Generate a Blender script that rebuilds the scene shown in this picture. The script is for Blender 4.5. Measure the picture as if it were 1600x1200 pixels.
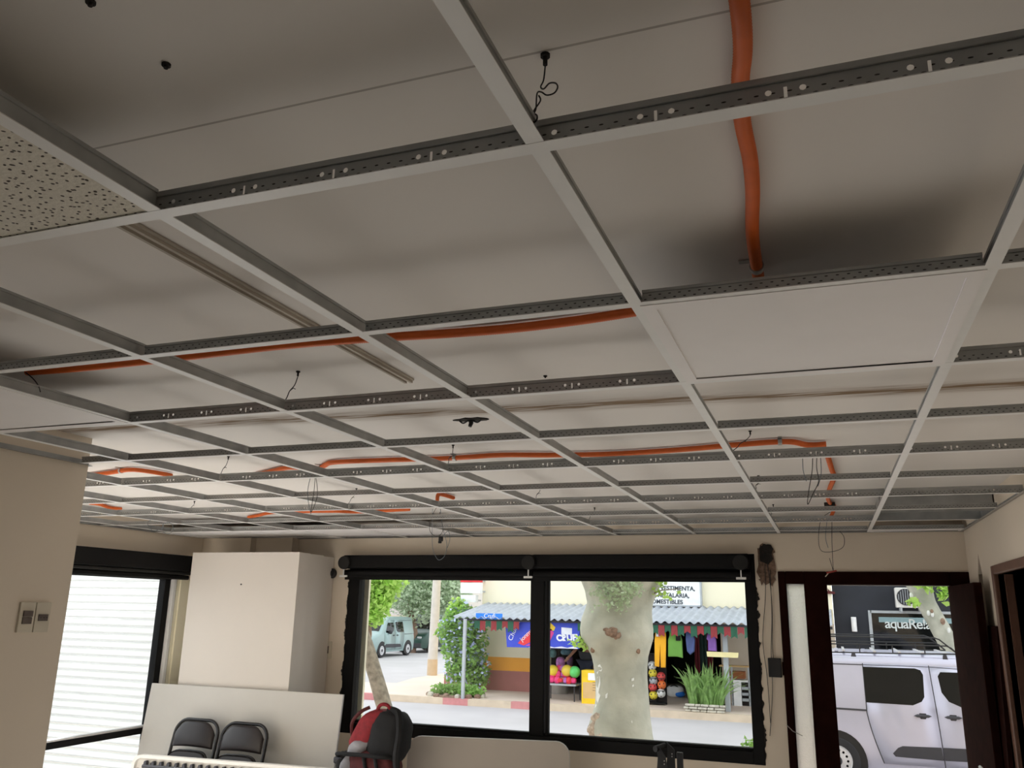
import bpy, bmesh, math, random
from mathutils import Vector as V, Matrix, noise
random.seed(7)
SC = bpy.context.scene
for o in list(bpy.data.objects): bpy.data.objects.remove(o)
C = SC.collection
H = 1.85                                   # eye height above the room floor

# ------------------------------------------------------------------ camera
FPX, PITCH, YAW, ROLL = 1307.66, .2624, .3563, .0192
cy_, sy_, cp_, sp_ = math.cos(YAW), math.sin(YAW), math.cos(PITCH), math.sin(PITCH)
FW = V((-sy_*cp_, cy_*cp_, sp_)); _rt = V((cy_, sy_, 0)); _up = _rt.cross(FW)
RT = math.cos(ROLL)*_rt + math.sin(ROLL)*_up
UP = -math.sin(ROLL)*_rt + math.cos(ROLL)*_up
cam = bpy.data.cameras.new('camera'); cam.sensor_fit = 'HORIZONTAL'; cam.sensor_width = 36
cam.lens = FPX/1600*36; cam.clip_start = .02; cam.clip_end = 400
co = bpy.data.objects.new('camera', cam); C.objects.link(co)
co.matrix_world = Matrix(((RT.x, UP.x, -FW.x, 0), (RT.y, UP.y, -FW.y, 0), (RT.z, UP.z, -FW.z, H), (0, 0, 0, 1)))
SC.camera = co

# ------------------------------------------------------------------ sky, light, exposure
SC.view_settings.view_transform = 'Standard'; SC.view_settings.look = 'None'
SC.view_settings.gamma = 1; SC.view_settings.use_curve_mapping = False
SC.view_settings.exposure = 0.0
SKY = 2.05
w = bpy.data.worlds.new('sky'); SC.world = w; w.use_nodes = True
bg = w.node_tree.nodes['Background']; bg.inputs[0].default_value = (.93, .97, 1, 1); bg.inputs[1].default_value = SKY
def area(name, loc, look, sx, sy, power, col=(1, 1, 1), spread=180):
    l = bpy.data.lights.new(name, 'AREA'); l.shape = 'RECTANGLE'; l.size = sx; l.size_y = sy
    l.energy = power; l.color = col; l.spread = math.radians(spread)
    o = bpy.data.objects.new(name, l); C.objects.link(o); o.location = loc
    o.rotation_euler = V(look).to_track_quat('-Z', 'Y').to_euler(); return o
# added lamp boosting daylight through the side window part hidden by the partition
area('side_window_fill', (-6.08, 4.25, 1.62), (1, -.30, -.60), 1.6, 1.6, 150, (.97, .98, 1), 84)


# ------------------------------------------------------------------ pixel rays of the photograph, met with real planes
def ray(u, v): return FW + RT*((u-800)/FPX) - UP*((v-600)/FPX)
def PY(u, v, Y):
    d = ray(u, v); d = d*(Y/d.y); return V((d.x, d.y, d.z+H))
def PX(u, v, X):
    d = ray(u, v); d = d*(X/d.x); return V((d.x, d.y, d.z+H))
def PZ(u, v, Z):
    d = ray(u, v); d = d*((Z-H)/d.z); return V((d.x, d.y, d.z+H))

# ------------------------------------------------------------------ materials
def lin(c):
    r = []
    for x in c:
        x /= 255; r.append(x/12.92 if x <= .04045 else ((x+.055)/1.055)**2.4)
    return (*r, 1)
def mat(name, col, rough=.6, metal=0, var=.08, scale=6, bump=0, bscale=60, spec=.5, trans=0, emit=None, col2=None, det=4):
    m = bpy.data.materials.new(name); m.use_nodes = True; nt = m.node_tree; b = nt.nodes['Principled BSDF']
    b.inputs['Roughness'].default_value = rough; b.inputs['Metallic'].default_value = metal
    b.inputs['Specular IOR Level'].default_value = spec
    a = lin(col); tc = nt.nodes.new('ShaderNodeTexCoord')
    n = nt.nodes.new('ShaderNodeTexNoise'); n.inputs['Scale'].default_value = scale; n.inputs['Detail'].default_value = det
    nt.links.new(tc.outputs['Object'], n.inputs['Vector'])
    r = nt.nodes.new('ShaderNodeValToRGB'); r.color_ramp.elements[0].position = .3; r.color_ramp.elements[1].position = .7
    c2 = lin(col2) if col2 else tuple(min(1, x*(1+var)) for x in a[:3])+(1,)
    c1 = a if col2 else tuple(x*(1-var) for x in a[:3])+(1,)
    r.color_ramp.elements[0].color = c1; r.color_ramp.elements[1].color = c2
    nt.links.new(n.outputs['Fac'], r.inputs[0]); nt.links.new(r.outputs[0], b.inputs['Base Color'])
    if bump:
        n2 = nt.nodes.new('ShaderNodeTexNoise'); n2.inputs['Scale'].default_value = bscale; n2.inputs['Detail'].default_value = 3
        nt.links.new(tc.outputs['Object'], n2.inputs['Vector'])
        bp = nt.nodes.new('ShaderNodeBump'); bp.inputs['Strength'].default_value = bump; bp.inputs['Distance'].default_value = .01
        nt.links.new(n2.outputs['Fac'], bp.inputs['Height']); nt.links.new(bp.outputs[0], b.inputs['Normal'])
    if trans: b.inputs['Transmission Weight'].default_value = trans
    if emit: b.inputs['Emission Color'].default_value = lin(emit[0]); b.inputs['Emission Strength'].default_value = emit[1]
    return m
def N(nt, t, **k):
    n = nt.nodes.new(t)
    for a, b in k.items(): setattr(n, a, b)
    return n
def glass(name, tint=(1, 1, 1), refl=.06):
    m = bpy.data.materials.new(name); m.use_nodes = True; nt = m.node_tree
    nt.nodes.remove(nt.nodes['Principled BSDF']); out = nt.nodes['Material Output']
    t = N(nt, 'ShaderNodeBsdfTransparent'); t.inputs[0].default_value = (*tint, 1)
    g = N(nt, 'ShaderNodeBsdfGlossy'); g.inputs['Roughness'].default_value = .02
    f = N(nt, 'ShaderNodeFresnel'); f.inputs[0].default_value = 1.16
    mx = N(nt, 'ShaderNodeMixShader'); nt.links.new(f.outputs[0], mx.inputs[0])
    nt.links.new(t.outputs[0], mx.inputs[1]); nt.links.new(g.outputs[0], mx.inputs[2]); nt.links.new(mx.outputs[0], out.inputs[0])
    return m

M = {}
M['wall'] = mat('cream_paint', (222, 208, 189), .75, var=.03, scale=1.5, bump=.05, bscale=40)
M['wall_white'] = mat('white_paint', (222, 214, 204), .7, var=.02, scale=2, bump=.03)
M['floor'] = mat('floor_tile', (214, 210, 206), .5, var=.08, scale=3)
M['white_metal'] = mat('white_enamel', (232, 231, 228), .4, var=.02, scale=20)
M['tile_white'] = mat('white_ceiling_panel', (236, 232, 230), .55, var=.015, scale=8)
M['black_frame'] = mat('black_painted_steel', (12, 11, 11), .6, var=.2, scale=18, bump=.05, spec=.2)
M['blind_dark'] = mat('dark_blind', (15, 14, 14), .7, var=.1, scale=9, spec=.2)
M['cap'] = mat('dark_grey_cap', (38, 37, 36), .6, spec=.2)
M['brown'] = mat('dark_stained_wood', (34, 15, 11), .95, var=.25, scale=12, bump=.08, spec=.03)
M['brown_frame'] = mat('brown_wood_frame', (104, 72, 56), .5, var=.15, scale=9, bump=.05)
M['orange'] = mat('orange_conduit_plastic', (216, 100, 32), .5, var=.06, scale=30)
M['clip'] = mat('zinc_clip', (178, 176, 172), .35, metal=.7)
M['wire'] = mat('dark_wire', (40, 38, 40), .5)
M['wire_grey'] = mat('grey_blue_wire', (112, 122, 130), .5)
M['wire_red'] = mat('red_wire', (170, 60, 50), .5)
M['black'] = mat('matt_black', (22, 21, 22), .55, var=.15)
M['dark_hole'] = mat('dark_cavity', (34, 29, 25), .9, var=.4, scale=40, bump=.5)
M['brick_dust'] = mat('broken_plaster', (120, 96, 80), .95, var=.4, scale=45, bump=.8)
M['vinyl'] = mat('dark_brown_vinyl', (36, 28, 28), .38, var=.1, scale=30, bump=.05, bscale=200)
M['chair_metal'] = mat('black_chair_steel', (22, 19, 19), .35, var=.1)
M['plastic_white'] = mat('white_table_plastic', (226, 222, 214), .5, var=.03, bump=.06, bscale=150)
M['board'] = mat('white_melamine_board', (206, 202, 194), .5, var=.03, scale=3)
M['grey_edge'] = mat('light_edge', (205, 204, 202), .5)
M['red_cloth'] = mat('dark_red_cloth', (132, 24, 32), .8, var=.2, scale=40, bump=.2, bscale=300)
M['maroon'] = mat('maroon_cloth', (84, 32, 32), .85, var=.2, scale=40, bump=.2, bscale=300)
M['black_cloth'] = mat('black_cloth', (11, 10, 11), .85, var=.3, scale=40, bump=.2, bscale=300)
M['grey_cloth'] = mat('grey_cloth', (150, 148, 152), .8, var=.1, scale=40, bump=.2, bscale=300)
M['switch'] = mat('ivory_switch_plate', (206, 196, 176), .45)
M['switch_dark'] = mat('dark_switch_key', (96, 84, 76), .4)
M['glass'] = glass('window_glass', (.97, .98, .98))
# outdoors
M['asphalt'] = mat('pale_asphalt', (188, 184, 186), .9, var=.06, scale=.8, bump=.1, bscale=80)
M['pave'] = mat('pink_pavement', (224, 206, 192), .9, var=.05, scale=1.2, bump=.1)
M['curb'] = mat('curb_stone', (214, 196, 174), .9, var=.08, scale=5)
M['curb_red'] = mat('worn_red_paint', (206, 140, 140), .9, var=.1, scale=8)
M['cream'] = mat('cream_shop_wall', (245, 238, 212), .85, var=.02, scale=1)
M['tan'] = mat('tan_wall', (212, 200, 182), .85, var=.04, scale=2)
M['orange_band'] = mat('orange_wall_band', (252, 176, 66), .8, var=.05, scale=2)
M['brown_band'] = mat('red_brown_wall_base', (178, 118, 112), .85, var=.08, scale=3)
M['awning'] = mat('grey_fibre_cement', (172, 178, 188), .8, var=.12, scale=4, bump=.1)
M['post'] = mat('grey_post', (178, 184, 190), .6)
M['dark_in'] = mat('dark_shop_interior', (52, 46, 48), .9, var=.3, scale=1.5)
M['blackwall'] = mat('charcoal_wall', (40, 43, 52), .75, var=.12, scale=2)
M['shopglass'] = mat('dark_shop_glass', (14, 16, 18), .06, var=.3, scale=1, spec=.6)
M['vanpaint'] = mat('silver_car_paint', (190, 190, 208), .3, metal=.35, var=.01, spec=.6)
M['vanglass'] = mat('tinted_car_glass', (12, 14, 15), .03, var=.2, scale=2, spec=.3)
M['tyre'] = mat('tyre_rubber', (44, 44, 48), .8, bump=.1)
M['rim'] = mat('silver_rim', (206, 206, 210), .35, metal=.3)
M['darkplastic'] = mat('dark_plastic', (58, 58, 64), .6)
M['bark'] = mat('plane_tree_bark', (150, 152, 140), .9, var=.1, scale=3, bump=.5, bscale=24, col2=(190, 190, 176), det=8)
M['bark_light'] = mat('pale_peeled_bark', (222, 224, 220), .9)
M['bark_dark'] = mat('brown_knot_bark', (136, 112, 96), .95, var=.4, scale=30, bump=.8, bscale=40)
M['bark_grey'] = mat('grey_rough_bark', (150, 140, 126), .95, var=.35, scale=14, bump=.8, bscale=40)
M['leaf'] = mat('green_leaf', (150, 190, 104), .6, var=.35, scale=3)
M['leaf_bright'] = mat('bright_leaf', (186, 220, 116), .6, var=.25, scale=3)
M['leaf_dull'] = mat('grey_green_leaf', (190, 206, 176), .6, var=.3, scale=2)
M['blade'] = mat('strap_leaf', (150, 186, 112), .5, var=.35, scale=9)
M['flower'] = mat('pale_blue_flower', (196, 206, 250), .7)
M['cloth_red'] = mat('bunting_red', (150, 58, 62), .85)
M['cloth_green'] = mat('bunting_green', (46, 96, 74), .85)
def leafy(m):
    nt = m.node_tree; b = nt.nodes['Principled BSDF']; out = nt.nodes['Material Output']
    t = N(nt, 'ShaderNodeBsdfTranslucent'); src = b.inputs['Base Color'].links[0].from_socket
    nt.links.new(src, t.inputs[0]); mx = N(nt, 'ShaderNodeMixShader'); mx.inputs[0].default_value = .45
    nt.links.new(b.outputs[0], mx.inputs[1]); nt.links.new(t.outputs[0], mx.inputs[2]); nt.links.new(mx.outputs[0], out.inputs[0])
for k in ('leaf', 'leaf_bright', 'leaf_dull', 'blade'): leafy(M[k])

def steel(name, dots):
    """galvanised steel; dots = stitched punch marks in two staggered rows along object x"""
    m = bpy.data.materials.new(name); m.use_nodes = True; nt = m.node_tree; b = nt.nodes['Principled BSDF']
    b.inputs['Metallic'].default_value = .4; b.inputs['Roughness'].default_value = .36
    tc = N(nt, 'ShaderNodeTexCoord'); n = N(nt, 'ShaderNodeTexNoise'); n.inputs['Scale'].default_value = 14
    nt.links.new(tc.outputs['Object'], n.inputs['Vector'])
    r = N(nt, 'ShaderNodeValToRGB'); r.color_ramp.elements[0].color = lin((140, 141, 140)); r.color_ramp.elements[1].color = lin((186, 187, 186))
    nt.links.new(n.outputs['Fac'], r.inputs[0])
    if not dots:
        nt.links.new(r.outputs[0], b.inputs['Base Color']); return m
    s = N(nt, 'ShaderNodeSeparateXYZ'); nt.links.new(tc.outputs['Object'], s.inputs[0])
    def mth(op, a, bb=None, cc=None):
        q = N(nt, 'ShaderNodeMath', operation=op)
        for i, x in enumerate((a, bb, cc)):
            if x is None: continue
            if isinstance(x, (int, float)): q.inputs[i].default_value = x
            else: nt.links.new(x, q.inputs[i])
        return q.outputs[0]
    def row(zc, ph):
        fx = mth('FRACT', mth('ADD', mth('MULTIPLY', s.outputs[0], 1/.019), 50+ph))
        dx = mth('MULTIPLY', mth('ABSOLUTE', mth('SUBTRACT', fx, .5)), .019/.0030)
        dz = mth('MULTIPLY', mth('ABSOLUTE', mth('SUBTRACT', s.outputs[2], zc)), 1/.0011)
        return mth('LESS_THAN', mth('ADD', mth('POWER', dx, 2), mth('POWER', dz, 2)), 1)
    k = mth('MAXIMUM', row(.0095, 0), row(.0175, .5))
    mx = N(nt, 'ShaderNodeMixRGB'); nt.links.new(k, mx.inputs[0]); nt.links.new(r.outputs[0], mx.inputs[1]); mx.inputs[2].default_value = lin((40, 38, 36))
    nt.links.new(mx.outputs[0], b.inputs['Base Color']); return m
M['steel'] = steel('galvanised_steel', False); M['steel_dots'] = steel('stitched_galvanised_steel', True)

def mineral():
    m = mat('perforated_mineral_tile', (222, 216, 202), .9, var=.02, scale=20, bump=.3, bscale=120)
    nt = m.node_tree; b = nt.nodes['Principled BSDF']; src = b.inputs['Base Color'].links[0].from_socket
    tc = N(nt, 'ShaderNodeTexCoord'); mp = N(nt, 'ShaderNodeMapping'); mp.inputs['Scale'].default_value = (62, 74, 1)
    nz = N(nt, 'ShaderNodeTexNoise'); nz.inputs['Scale'].default_value = 30
    nt.links.new(tc.outputs['Object'], nz.inputs['Vector'])
    ad = N(nt, 'ShaderNodeVectorMath', operation='MULTIPLY_ADD'); nt.links.new(nz.outputs['Color'], ad.inputs[0])
    ad.inputs[1].default_value = (.012, .012, .012); nt.links.new(tc.outputs['Object'], ad.inputs[2]); nt.links.new(ad.outputs[0], mp.inputs[0])
    v = N(nt, 'ShaderNodeTexVoronoi'); v.inputs['Scale'].default_value = 1.0; v.voronoi_dimensions = '2D'; nt.links.new(mp.outputs[0], v.inputs['Vector'])
    r = N(nt, 'ShaderNodeValToRGB'); r.color_ramp.elements[0].position = .13; r.color_ramp.elements[1].position = .2
    nt.links.new(v.outputs['Distance'], r.inputs[0])
    mx = N(nt, 'ShaderNodeMixRGB'); nt.links.new(r.outputs[0], mx.inputs[0]); mx.inputs[1].default_value = lin((72, 64, 54)); nt.links.new(src, mx.inputs[2])
    nt.links.new(mx.outputs[0], b.inputs['Base Color']); return m
M['mineral'] = mineral()

def slab_mat():
    m = mat('old_slab_paint', (232, 226, 220), .85, var=.035, scale=.9, bump=.04, bscale=20, col2=(222, 217, 210))
    nt = m.node_tree; b = nt.nodes['Principled BSDF']; src = b.inputs['Base Color'].links[0].from_socket
    tc = N(nt, 'ShaderNodeTexCoord'); s = N(nt, 'ShaderNodeSeparateXYZ'); nt.links.new(tc.outputs['Object'], s.inputs[0])
    def mth(op, a, bb=None):
        q = N(nt, 'ShaderNodeMath', operation=op)
        for i, x in enumerate((a, bb)):
            if x is None: continue
            if isinstance(x, (int, float)): q.inputs[i].default_value = x
            else: nt.links.new(x, q.inputs[i])
        return q.outputs[0]
    # dirt line left by a removed partition: y = 2.85 + .045 x, ragged
    mp = N(nt, 'ShaderNodeMapping'); mp.inputs['Scale'].default_value = (2.2, 26, 1); nt.links.new(tc.outputs['Object'], mp.inputs[0])
    nz = N(nt, 'ShaderNodeTexNoise'); nz.inputs['Scale'].default_value = 2.2; nz.inputs['Detail'].default_value = 7; nt.links.new(mp.outputs[0], nz.inputs['Vector'])
    d = mth('ABSOLUTE', mth('SUBTRACT', mth('SUBTRACT', s.outputs[1], mth('MULTIPLY', s.outputs[0], .072)), 2.84))
    band = mth('MULTIPLY', mth('SUBTRACT', 1, mth('SMOOTH_MIN', mth('DIVIDE', d, .085), 1)), mth('POWER', mth('MULTIPLY', nz.outputs['Fac'], 1.9), 2.2))
    cl = N(nt, 'ShaderNodeClamp'); nt.links.new(band, cl.inputs[0])
    mx = N(nt, 'ShaderNodeMixRGB'); nt.links.new(cl.outputs[0], mx.inputs[0]); nt.links.new(src, mx.inputs[1]); mx.inputs[2].default_value = lin((128, 104, 78))
    # hairline joint across the slab
    j = mth('LESS_THAN', mth('ABSOLUTE', mth('SUBTRACT', s.outputs[1], .89)), .0022)
    mx2 = N(nt, 'ShaderNodeMixRGB'); nt.links.new(mth('MULTIPLY', j, .55), mx2.inputs[0]); nt.links.new(mx.outputs[0], mx2.inputs[1]); mx2.inputs[2].default_value = lin((120, 108, 96))
    nt.links.new(mx2.outputs[0], b.inputs['Base Color']); return m
M['slab'] = slab_mat()

def translucent(name, col, bump):
    m = mat(name, col, .5, var=.05, scale=30, bump=bump, bscale=140)
    nt = m.node_tree; b = nt.nodes['Principled BSDF']; out = nt.nodes['Material Output']
    t = N(nt, 'ShaderNodeBsdfTranslucent'); t.inputs[0].default_value = lin(col)
    mx = N(nt, 'ShaderNodeMixShader'); mx.inputs[0].default_value = .75
    nt.links.new(b.outputs[0], mx.inputs[1]); nt.links.new(t.outputs[0], mx.inputs[2]); nt.links.new(mx.outputs[0], out.inputs[0]); return m
M['frosted'] = mat('textured_wired_glass', (240, 238, 232), .38, var=.03, scale=60, bump=.5, bscale=160, trans=1.0)
M['shutter'] = mat('white_shutter_slat', (240, 240, 236), .6, var=.01)

# ------------------------------------------------------------------ mesh building
class MB:
    def __init__(s): s.v = []; s.f = []
    def add(s, vs, fs):
        k = len(s.v); s.v += [V(p) for p in vs]; s.f += [tuple(i+k for i in f) for f in fs]; return s
    def box(s, a, b):
        x0, y0, z0 = a; x1, y1, z1 = b
        return s.add([(x0, y0, z0), (x1, y0, z0), (x1, y1, z0), (x0, y1, z0), (x0, y0, z1), (x1, y0, z1), (x1, y1, z1), (x0, y1, z1)],
                     [(0, 3, 2, 1), (4, 5, 6, 7), (0, 1, 5, 4), (1, 2, 6, 5), (2, 3, 7, 6), (3, 0, 4, 7)])
    def bar(s, p, q, wx, wz, up=(0, 0, 1)):
        """rectangular bar from p to q, width wx sideways, wz along up"""
        p, q = V(p), V(q); d = (q-p).normalized(); u = V(up); sd = d.cross(u).normalized(); u = sd.cross(d).normalized()
        vs = [c+sd*(a*wx/2)+u*(b*wz/2) for c in (p, q) for a, b in ((-1, -1), (1, -1), (1, 1), (-1, 1))]
        return s.add(vs, [(0, 1, 2, 3), (7, 6, 5, 4), (0, 4, 5, 1), (1, 5, 6, 2), (2, 6, 7, 3), (3, 7, 4, 0)])
    def prism(s, poly, vec):
        n = len(poly); vec = V(vec); p = [V(q) for q in poly]
        return s.add(p+[q+vec for q in p], [tuple(range(n)), tuple(range(2*n-1, n-1, -1))]+[(i, (i+1) % n, n+(i+1) % n, n+i) for i in range(n)])
    def tube(s, path, r, n=8, caps=True, closed=False):
        P = [V(p) for p in path]; k = len(P); rs = r if isinstance(r, (list, tuple)) else [r]*k
        vs = []; fs = []; t = None; u = None
        for i in range(k):
            a = P[(i-1) % k] if (i > 0 or closed) else P[i]; b = P[(i+1) % k] if (i < k-1 or closed) else P[i]
            d = (b-a); d = d.normalized() if d.length > 1e-9 else V((0, 0, 1))
            if u is None:
                ref = V((0, 0, 1)) if abs(d.z) < .9 else V((1, 0, 0)); u = (ref-d*ref.dot(d)).normalized()
            else:
                u = (u-d*u.dot(d)); u = u.normalized() if u.length > 1e-6 else V((1, 0, 0))
            w = d.cross(u)
            for j in range(n):
                a_ = 2*math.pi*j/n; vs.append(P[i]+(u*math.cos(a_)+w*math.sin(a_))*rs[i])
        m = k if closed else k-1
        for i in range(m):
            i2 = (i+1) % k
            for j in range(n): fs.append((i*n+j, i*n+(j+1) % n, i2*n+(j+1) % n, i2*n+j))
        if caps and not closed: fs += [tuple(range(n-1, -1, -1)), tuple(range((k-1)*n, k*n))]
        return s.add(vs, fs)
    def cyl(s, p, q, r, n=16, r2=None): return s.tube([p, q], [r, r if r2 is None else r2], n)
    def ball(s, c, r, nu=12, nv=8, fn=None):
        c = V(c); r = r if isinstance(r, (tuple, list)) else (r, r, r); vs = []; fs = []
        for i in range(nv+1):
            th = math.pi*i/nv
            for j in range(nu):
                ph = 2*math.pi*j/nu; q = V((math.sin(th)*math.cos(ph), math.sin(th)*math.sin(ph), math.cos(th)))
                if fn: q = fn(q)
                vs.append(c+V((q.x*r[0], q.y*r[1], q.z*r[2])))
        for i in range(nv):
            for j in range(nu): fs.append((i*nu+j, i*nu+(j+1) % nu, (i+1)*nu+(j+1) % nu, (i+1)*nu+j))
        return s.add(vs, fs)
    def grid(s, fn, nu, nv):
        vs = [fn(i/nu, j/nv) for j in range(nv+1) for i in range(nu+1)]
        fs = [(j*(nu+1)+i, j*(nu+1)+i+1, (j+1)*(nu+1)+i+1, (j+1)*(nu+1)+i) for j in range(nv) for i in range(nu)]
        return s.add(vs, fs)
    def loft(s, rings, caps=True):
        n = len(rings[0]); vs = [V(p) for r in rings for p in r]; fs = []
        for i in range(len(rings)-1):
            for j in range(n): fs.append((i*n+j, i*n+(j+1) % n, (i+1)*n+(j+1) % n, (i+1)*n+j))
        if caps: fs += [tuple(range(n-1, -1, -1)), tuple(range((len(rings)-1)*n, len(rings)*n))]
        return s.add(vs, fs)
    def mesh(s, name, m, off=V((0, 0, 0)), angle=35, fix=True):
        flat = angle == 0
        me = bpy.data.meshes.new(name); me.from_pydata([p-off for p in s.v], [], s.f)
        bm = bmesh.new(); bm.from_mesh(me)
        bmesh.ops.remove_doubles(bm, verts=bm.verts, dist=1e-6)
        if fix: bmesh.ops.recalc_face_normals(bm, faces=bm.faces)
        lim = math.radians(angle)
        for f in bm.faces: f.smooth = not flat
        for e in bm.edges: e.smooth = len(e.link_faces) != 2 or e.calc_face_angle(0) < lim
        bm.to_mesh(me); bm.free(); me.materials.append(m); return me
    def build(s, name, m, parent=None, bevel=0, solid=0, angle=35, fix=True):
        off = V((0, 0, 0)); q = parent
        while q is not None: off = off+q.location; q = q.parent
        o = bpy.data.objects.new(name, s.mesh(name, m, off, angle, fix)); C.objects.link(o)
        if parent is not None: o.parent = parent
        if solid:
            md = o.modifiers.new('solid', 'SOLIDIFY'); md.thickness = solid; md.offset = 0
        if bevel:
            md = o.modifiers.new('bevel', 'BEVEL'); md.width = bevel; md.segments = 2; md.limit_method = 'ANGLE'; md.angle_limit = math.radians(40)
        return o
def tag(o, label=None, cat=None, group=None, kind=None):
    if label: o['label'] = label
    if cat: o['category'] = cat
    if group: o['group'] = group
    if kind: o['kind'] = kind
    return o
def thing(name, loc, label, cat, group=None):
    o = bpy.data.objects.new(name, None); o.empty_display_size = .1; C.objects.link(o); o.location = loc
    return tag(o, label, cat, group)
def struct(name, loc=(0, 0, 0)):
    o = bpy.data.objects.new(name, None); o.empty_display_size = .1; C.objects.link(o); o.location = loc; o['kind'] = 'structure'; return o
def sobj(name, mb, m, parent=None, **k):
    o = mb.build(name, m, parent, **k)
    if parent is None: o['kind'] = 'structure'
    return o
def copy_tree(o, parent=None):
    c = o.copy(); C.objects.link(c)
    if parent is not None: c.parent = parent
    for ch in list(o.children): copy_tree(ch, c)
    return c
def text(s, name, size, m, parent, origin, xdir, ydir, depth=.004, align='LEFT', shear=0, spacing=1, bold=0):
    cu = bpy.data.curves.new(name, 'FONT'); cu.body = s; cu.size = size; cu.extrude = depth/2; cu.offset = bold; cu.align_x = align; cu.shear = shear; cu.space_character = spacing
    o = bpy.data.objects.new(name, cu); C.objects.link(o); bpy.context.view_layer.update()
    me = bpy.data.meshes.new_from_object(o.evaluated_get(bpy.context.evaluated_depsgraph_get())); bpy.data.objects.remove(o)
    x = V(xdir).normalized(); y = V(ydir).normalized(); z = x.cross(y); og = V(origin)
    off = V((0, 0, 0)); q = parent
    while q is not None: off = off+q.location; q = q.parent
    for v in me.vertices: v.co = og+x*v.co.x+y*v.co.y+z*v.co.z-off
    me.materials.clear(); me.materials.append(m); o = bpy.data.objects.new(name, me); C.objects.link(o); o.parent = parent; return o
def spline(pts, n=8):
    P = [V(p) for p in pts]; out = []
    for i in range(len(P)-1):
        a, b, c, d = P[max(i-1, 0)], P[i], P[i+1], P[min(i+2, len(P)-1)]
        for j in range(n):
            t = j/n; out.append(.5*((2*b)+(c-a)*t+(2*a-5*b+4*c-d)*t*t+(3*b-a-3*c+d)*t**3))
    return out+[P[-1]]
def ragged(p, q, w, n, seed, ax):
    """ragged strip polygon between p and q; ax = sideways direction"""
    rnd = random.Random(seed); p, q, ax = V(p), V(q), V(ax); a = [p.lerp(q, i/n) for i in range(n+1)]
    return [x+ax*(w*rnd.uniform(-.05, .05)) for x in a]+[x+ax*(w*(rnd.uniform(.35, 1) if rnd.random() < .75 else rnd.uniform(.05, .3))) for x in reversed(a)]

# ================================================================== the room
ZS = H+.70; ZG = H+.579; ZR, ZP = -.45, -.30   # slab underside, grid underside, road, pavements
XL, XR, XP, YP, YF = -5.42, .912, -3.04, 2.803, 6.6
WI = -3.95, -.50, .82, 2.28                # front window opening x0 x1 z0 z1
DO = -.34, .912, 2.152                     # front door opening
sobj('floor', MB().box((XL-.2, -4.2, -.12), (XR+.2, YF+.2, 0)), M['floor'])
sobj('ceiling', MB().box((XL-.2, -4.2, ZS), (XR+.2, YF+.2, ZS+.2)), M['slab'])
wf = MB()
wf.box((XL-.2, YF, 0), (WI[0], YF+.2, ZS)); wf.box((WI[1], YF, 0), (DO[0], YF+.2, ZS))
wf.box((WI[0], YF, 0), (WI[1], YF+.2, WI[2])); wf.box((WI[0], YF, WI[3]), (WI[1], YF+.2, ZS))
wf.box((DO[0], YF, DO[2]), (DO[1], YF+.2, ZS))
sobj('wall_front', wf, M['wall'])
# right wall with a doorway and a narrow open chase
RD = 4.55, 5.53, 2.09                      # doorway y0 y1 z1
CH = 6.05, 6.20, .95, 2.12                 # chase
wr = MB()
wr.box((XR, -4.2, 0), (XR+.2, RD[0], ZS)); wr.box((XR, RD[0], RD[2]), (XR+.2, RD[1], ZS)); wr.box((XR, RD[1], 0), (XR+.2, CH[0], ZS))
wr.box((XR, CH[1], 0), (XR+.2, YF+.2, ZS)); wr.box((XR, CH[0], 0), (XR+.2, CH[1], CH[2]))
wr.prism([(XR, CH[0], CH[3]), (XR, (CH[0]+CH[1])/2-.01, CH[3]+.13), (XR, CH[1], CH[3]), (XR, CH[1], ZS), (XR, CH[0], ZS)], (.2, 0, 0))
wr.box((XR+.14, CH[0], CH[2]), (XR+.2, CH[1], ZS-.01))
sobj('wall_right', wr, M['wall'])
# room beyond the right doorway
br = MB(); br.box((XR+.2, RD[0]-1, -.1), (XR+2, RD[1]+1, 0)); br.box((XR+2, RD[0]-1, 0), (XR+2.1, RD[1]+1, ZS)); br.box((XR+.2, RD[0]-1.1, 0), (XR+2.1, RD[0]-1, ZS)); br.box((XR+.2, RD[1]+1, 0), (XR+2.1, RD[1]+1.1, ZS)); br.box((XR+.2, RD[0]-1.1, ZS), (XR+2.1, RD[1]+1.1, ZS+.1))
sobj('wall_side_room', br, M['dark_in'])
# left wall with the large side window
LW = 2.95, 6.17, .10, 2.255
wl = MB(); wl.box((XL-.2, YP, 0), (XL, LW[0], ZS)); wl.box((XL-.2, LW[1], 0), (XL, YF+.2, ZS)); wl.box((XL-.2, LW[0], LW[3]), (XL, LW[1], ZS)); wl.box((XL-.2, LW[0], 0), (XL, LW[1], LW[2]))
sobj('wall_left', wl, M['wall'])
sobj('wall_partition', MB().box((XL-.2, -4.2, 0), (XP, YP, ZS)), M['wall'])
BW = -1.8, -.6, .9, 1.9  # unseen back window, added to let sky light into the room
wb = MB(); wb.box((XP, -4.2, 0), (BW[0], -4, ZS)); wb.box((BW[1], -4.2, 0), (XR, -4, ZS)); wb.box((BW[0], -4.2, 0), (BW[1], -4, BW[2])); wb.box((BW[0], -4.2, BW[3]), (BW[1], -4, ZS))
sobj('wall_back', wb, M['wall'])
w3 = struct('added_window', (BW[0], -4.1, BW[2]))
for a, b in (((BW[0], BW[2]), (BW[1], BW[2]+.07)), ((BW[0], BW[3]-.07), (BW[1], BW[3])), ((BW[0], BW[2]), (BW[0]+.07, BW[3])), ((BW[1]-.07, BW[2]), (BW[1], BW[3])), ((-1.22, BW[2]), (-1.18, BW[3]))):
    MB().box((a[0], -4.13, a[1]), (b[0], -4.07, b[1])).build('frame_member', M['black_frame'], w3)
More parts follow.
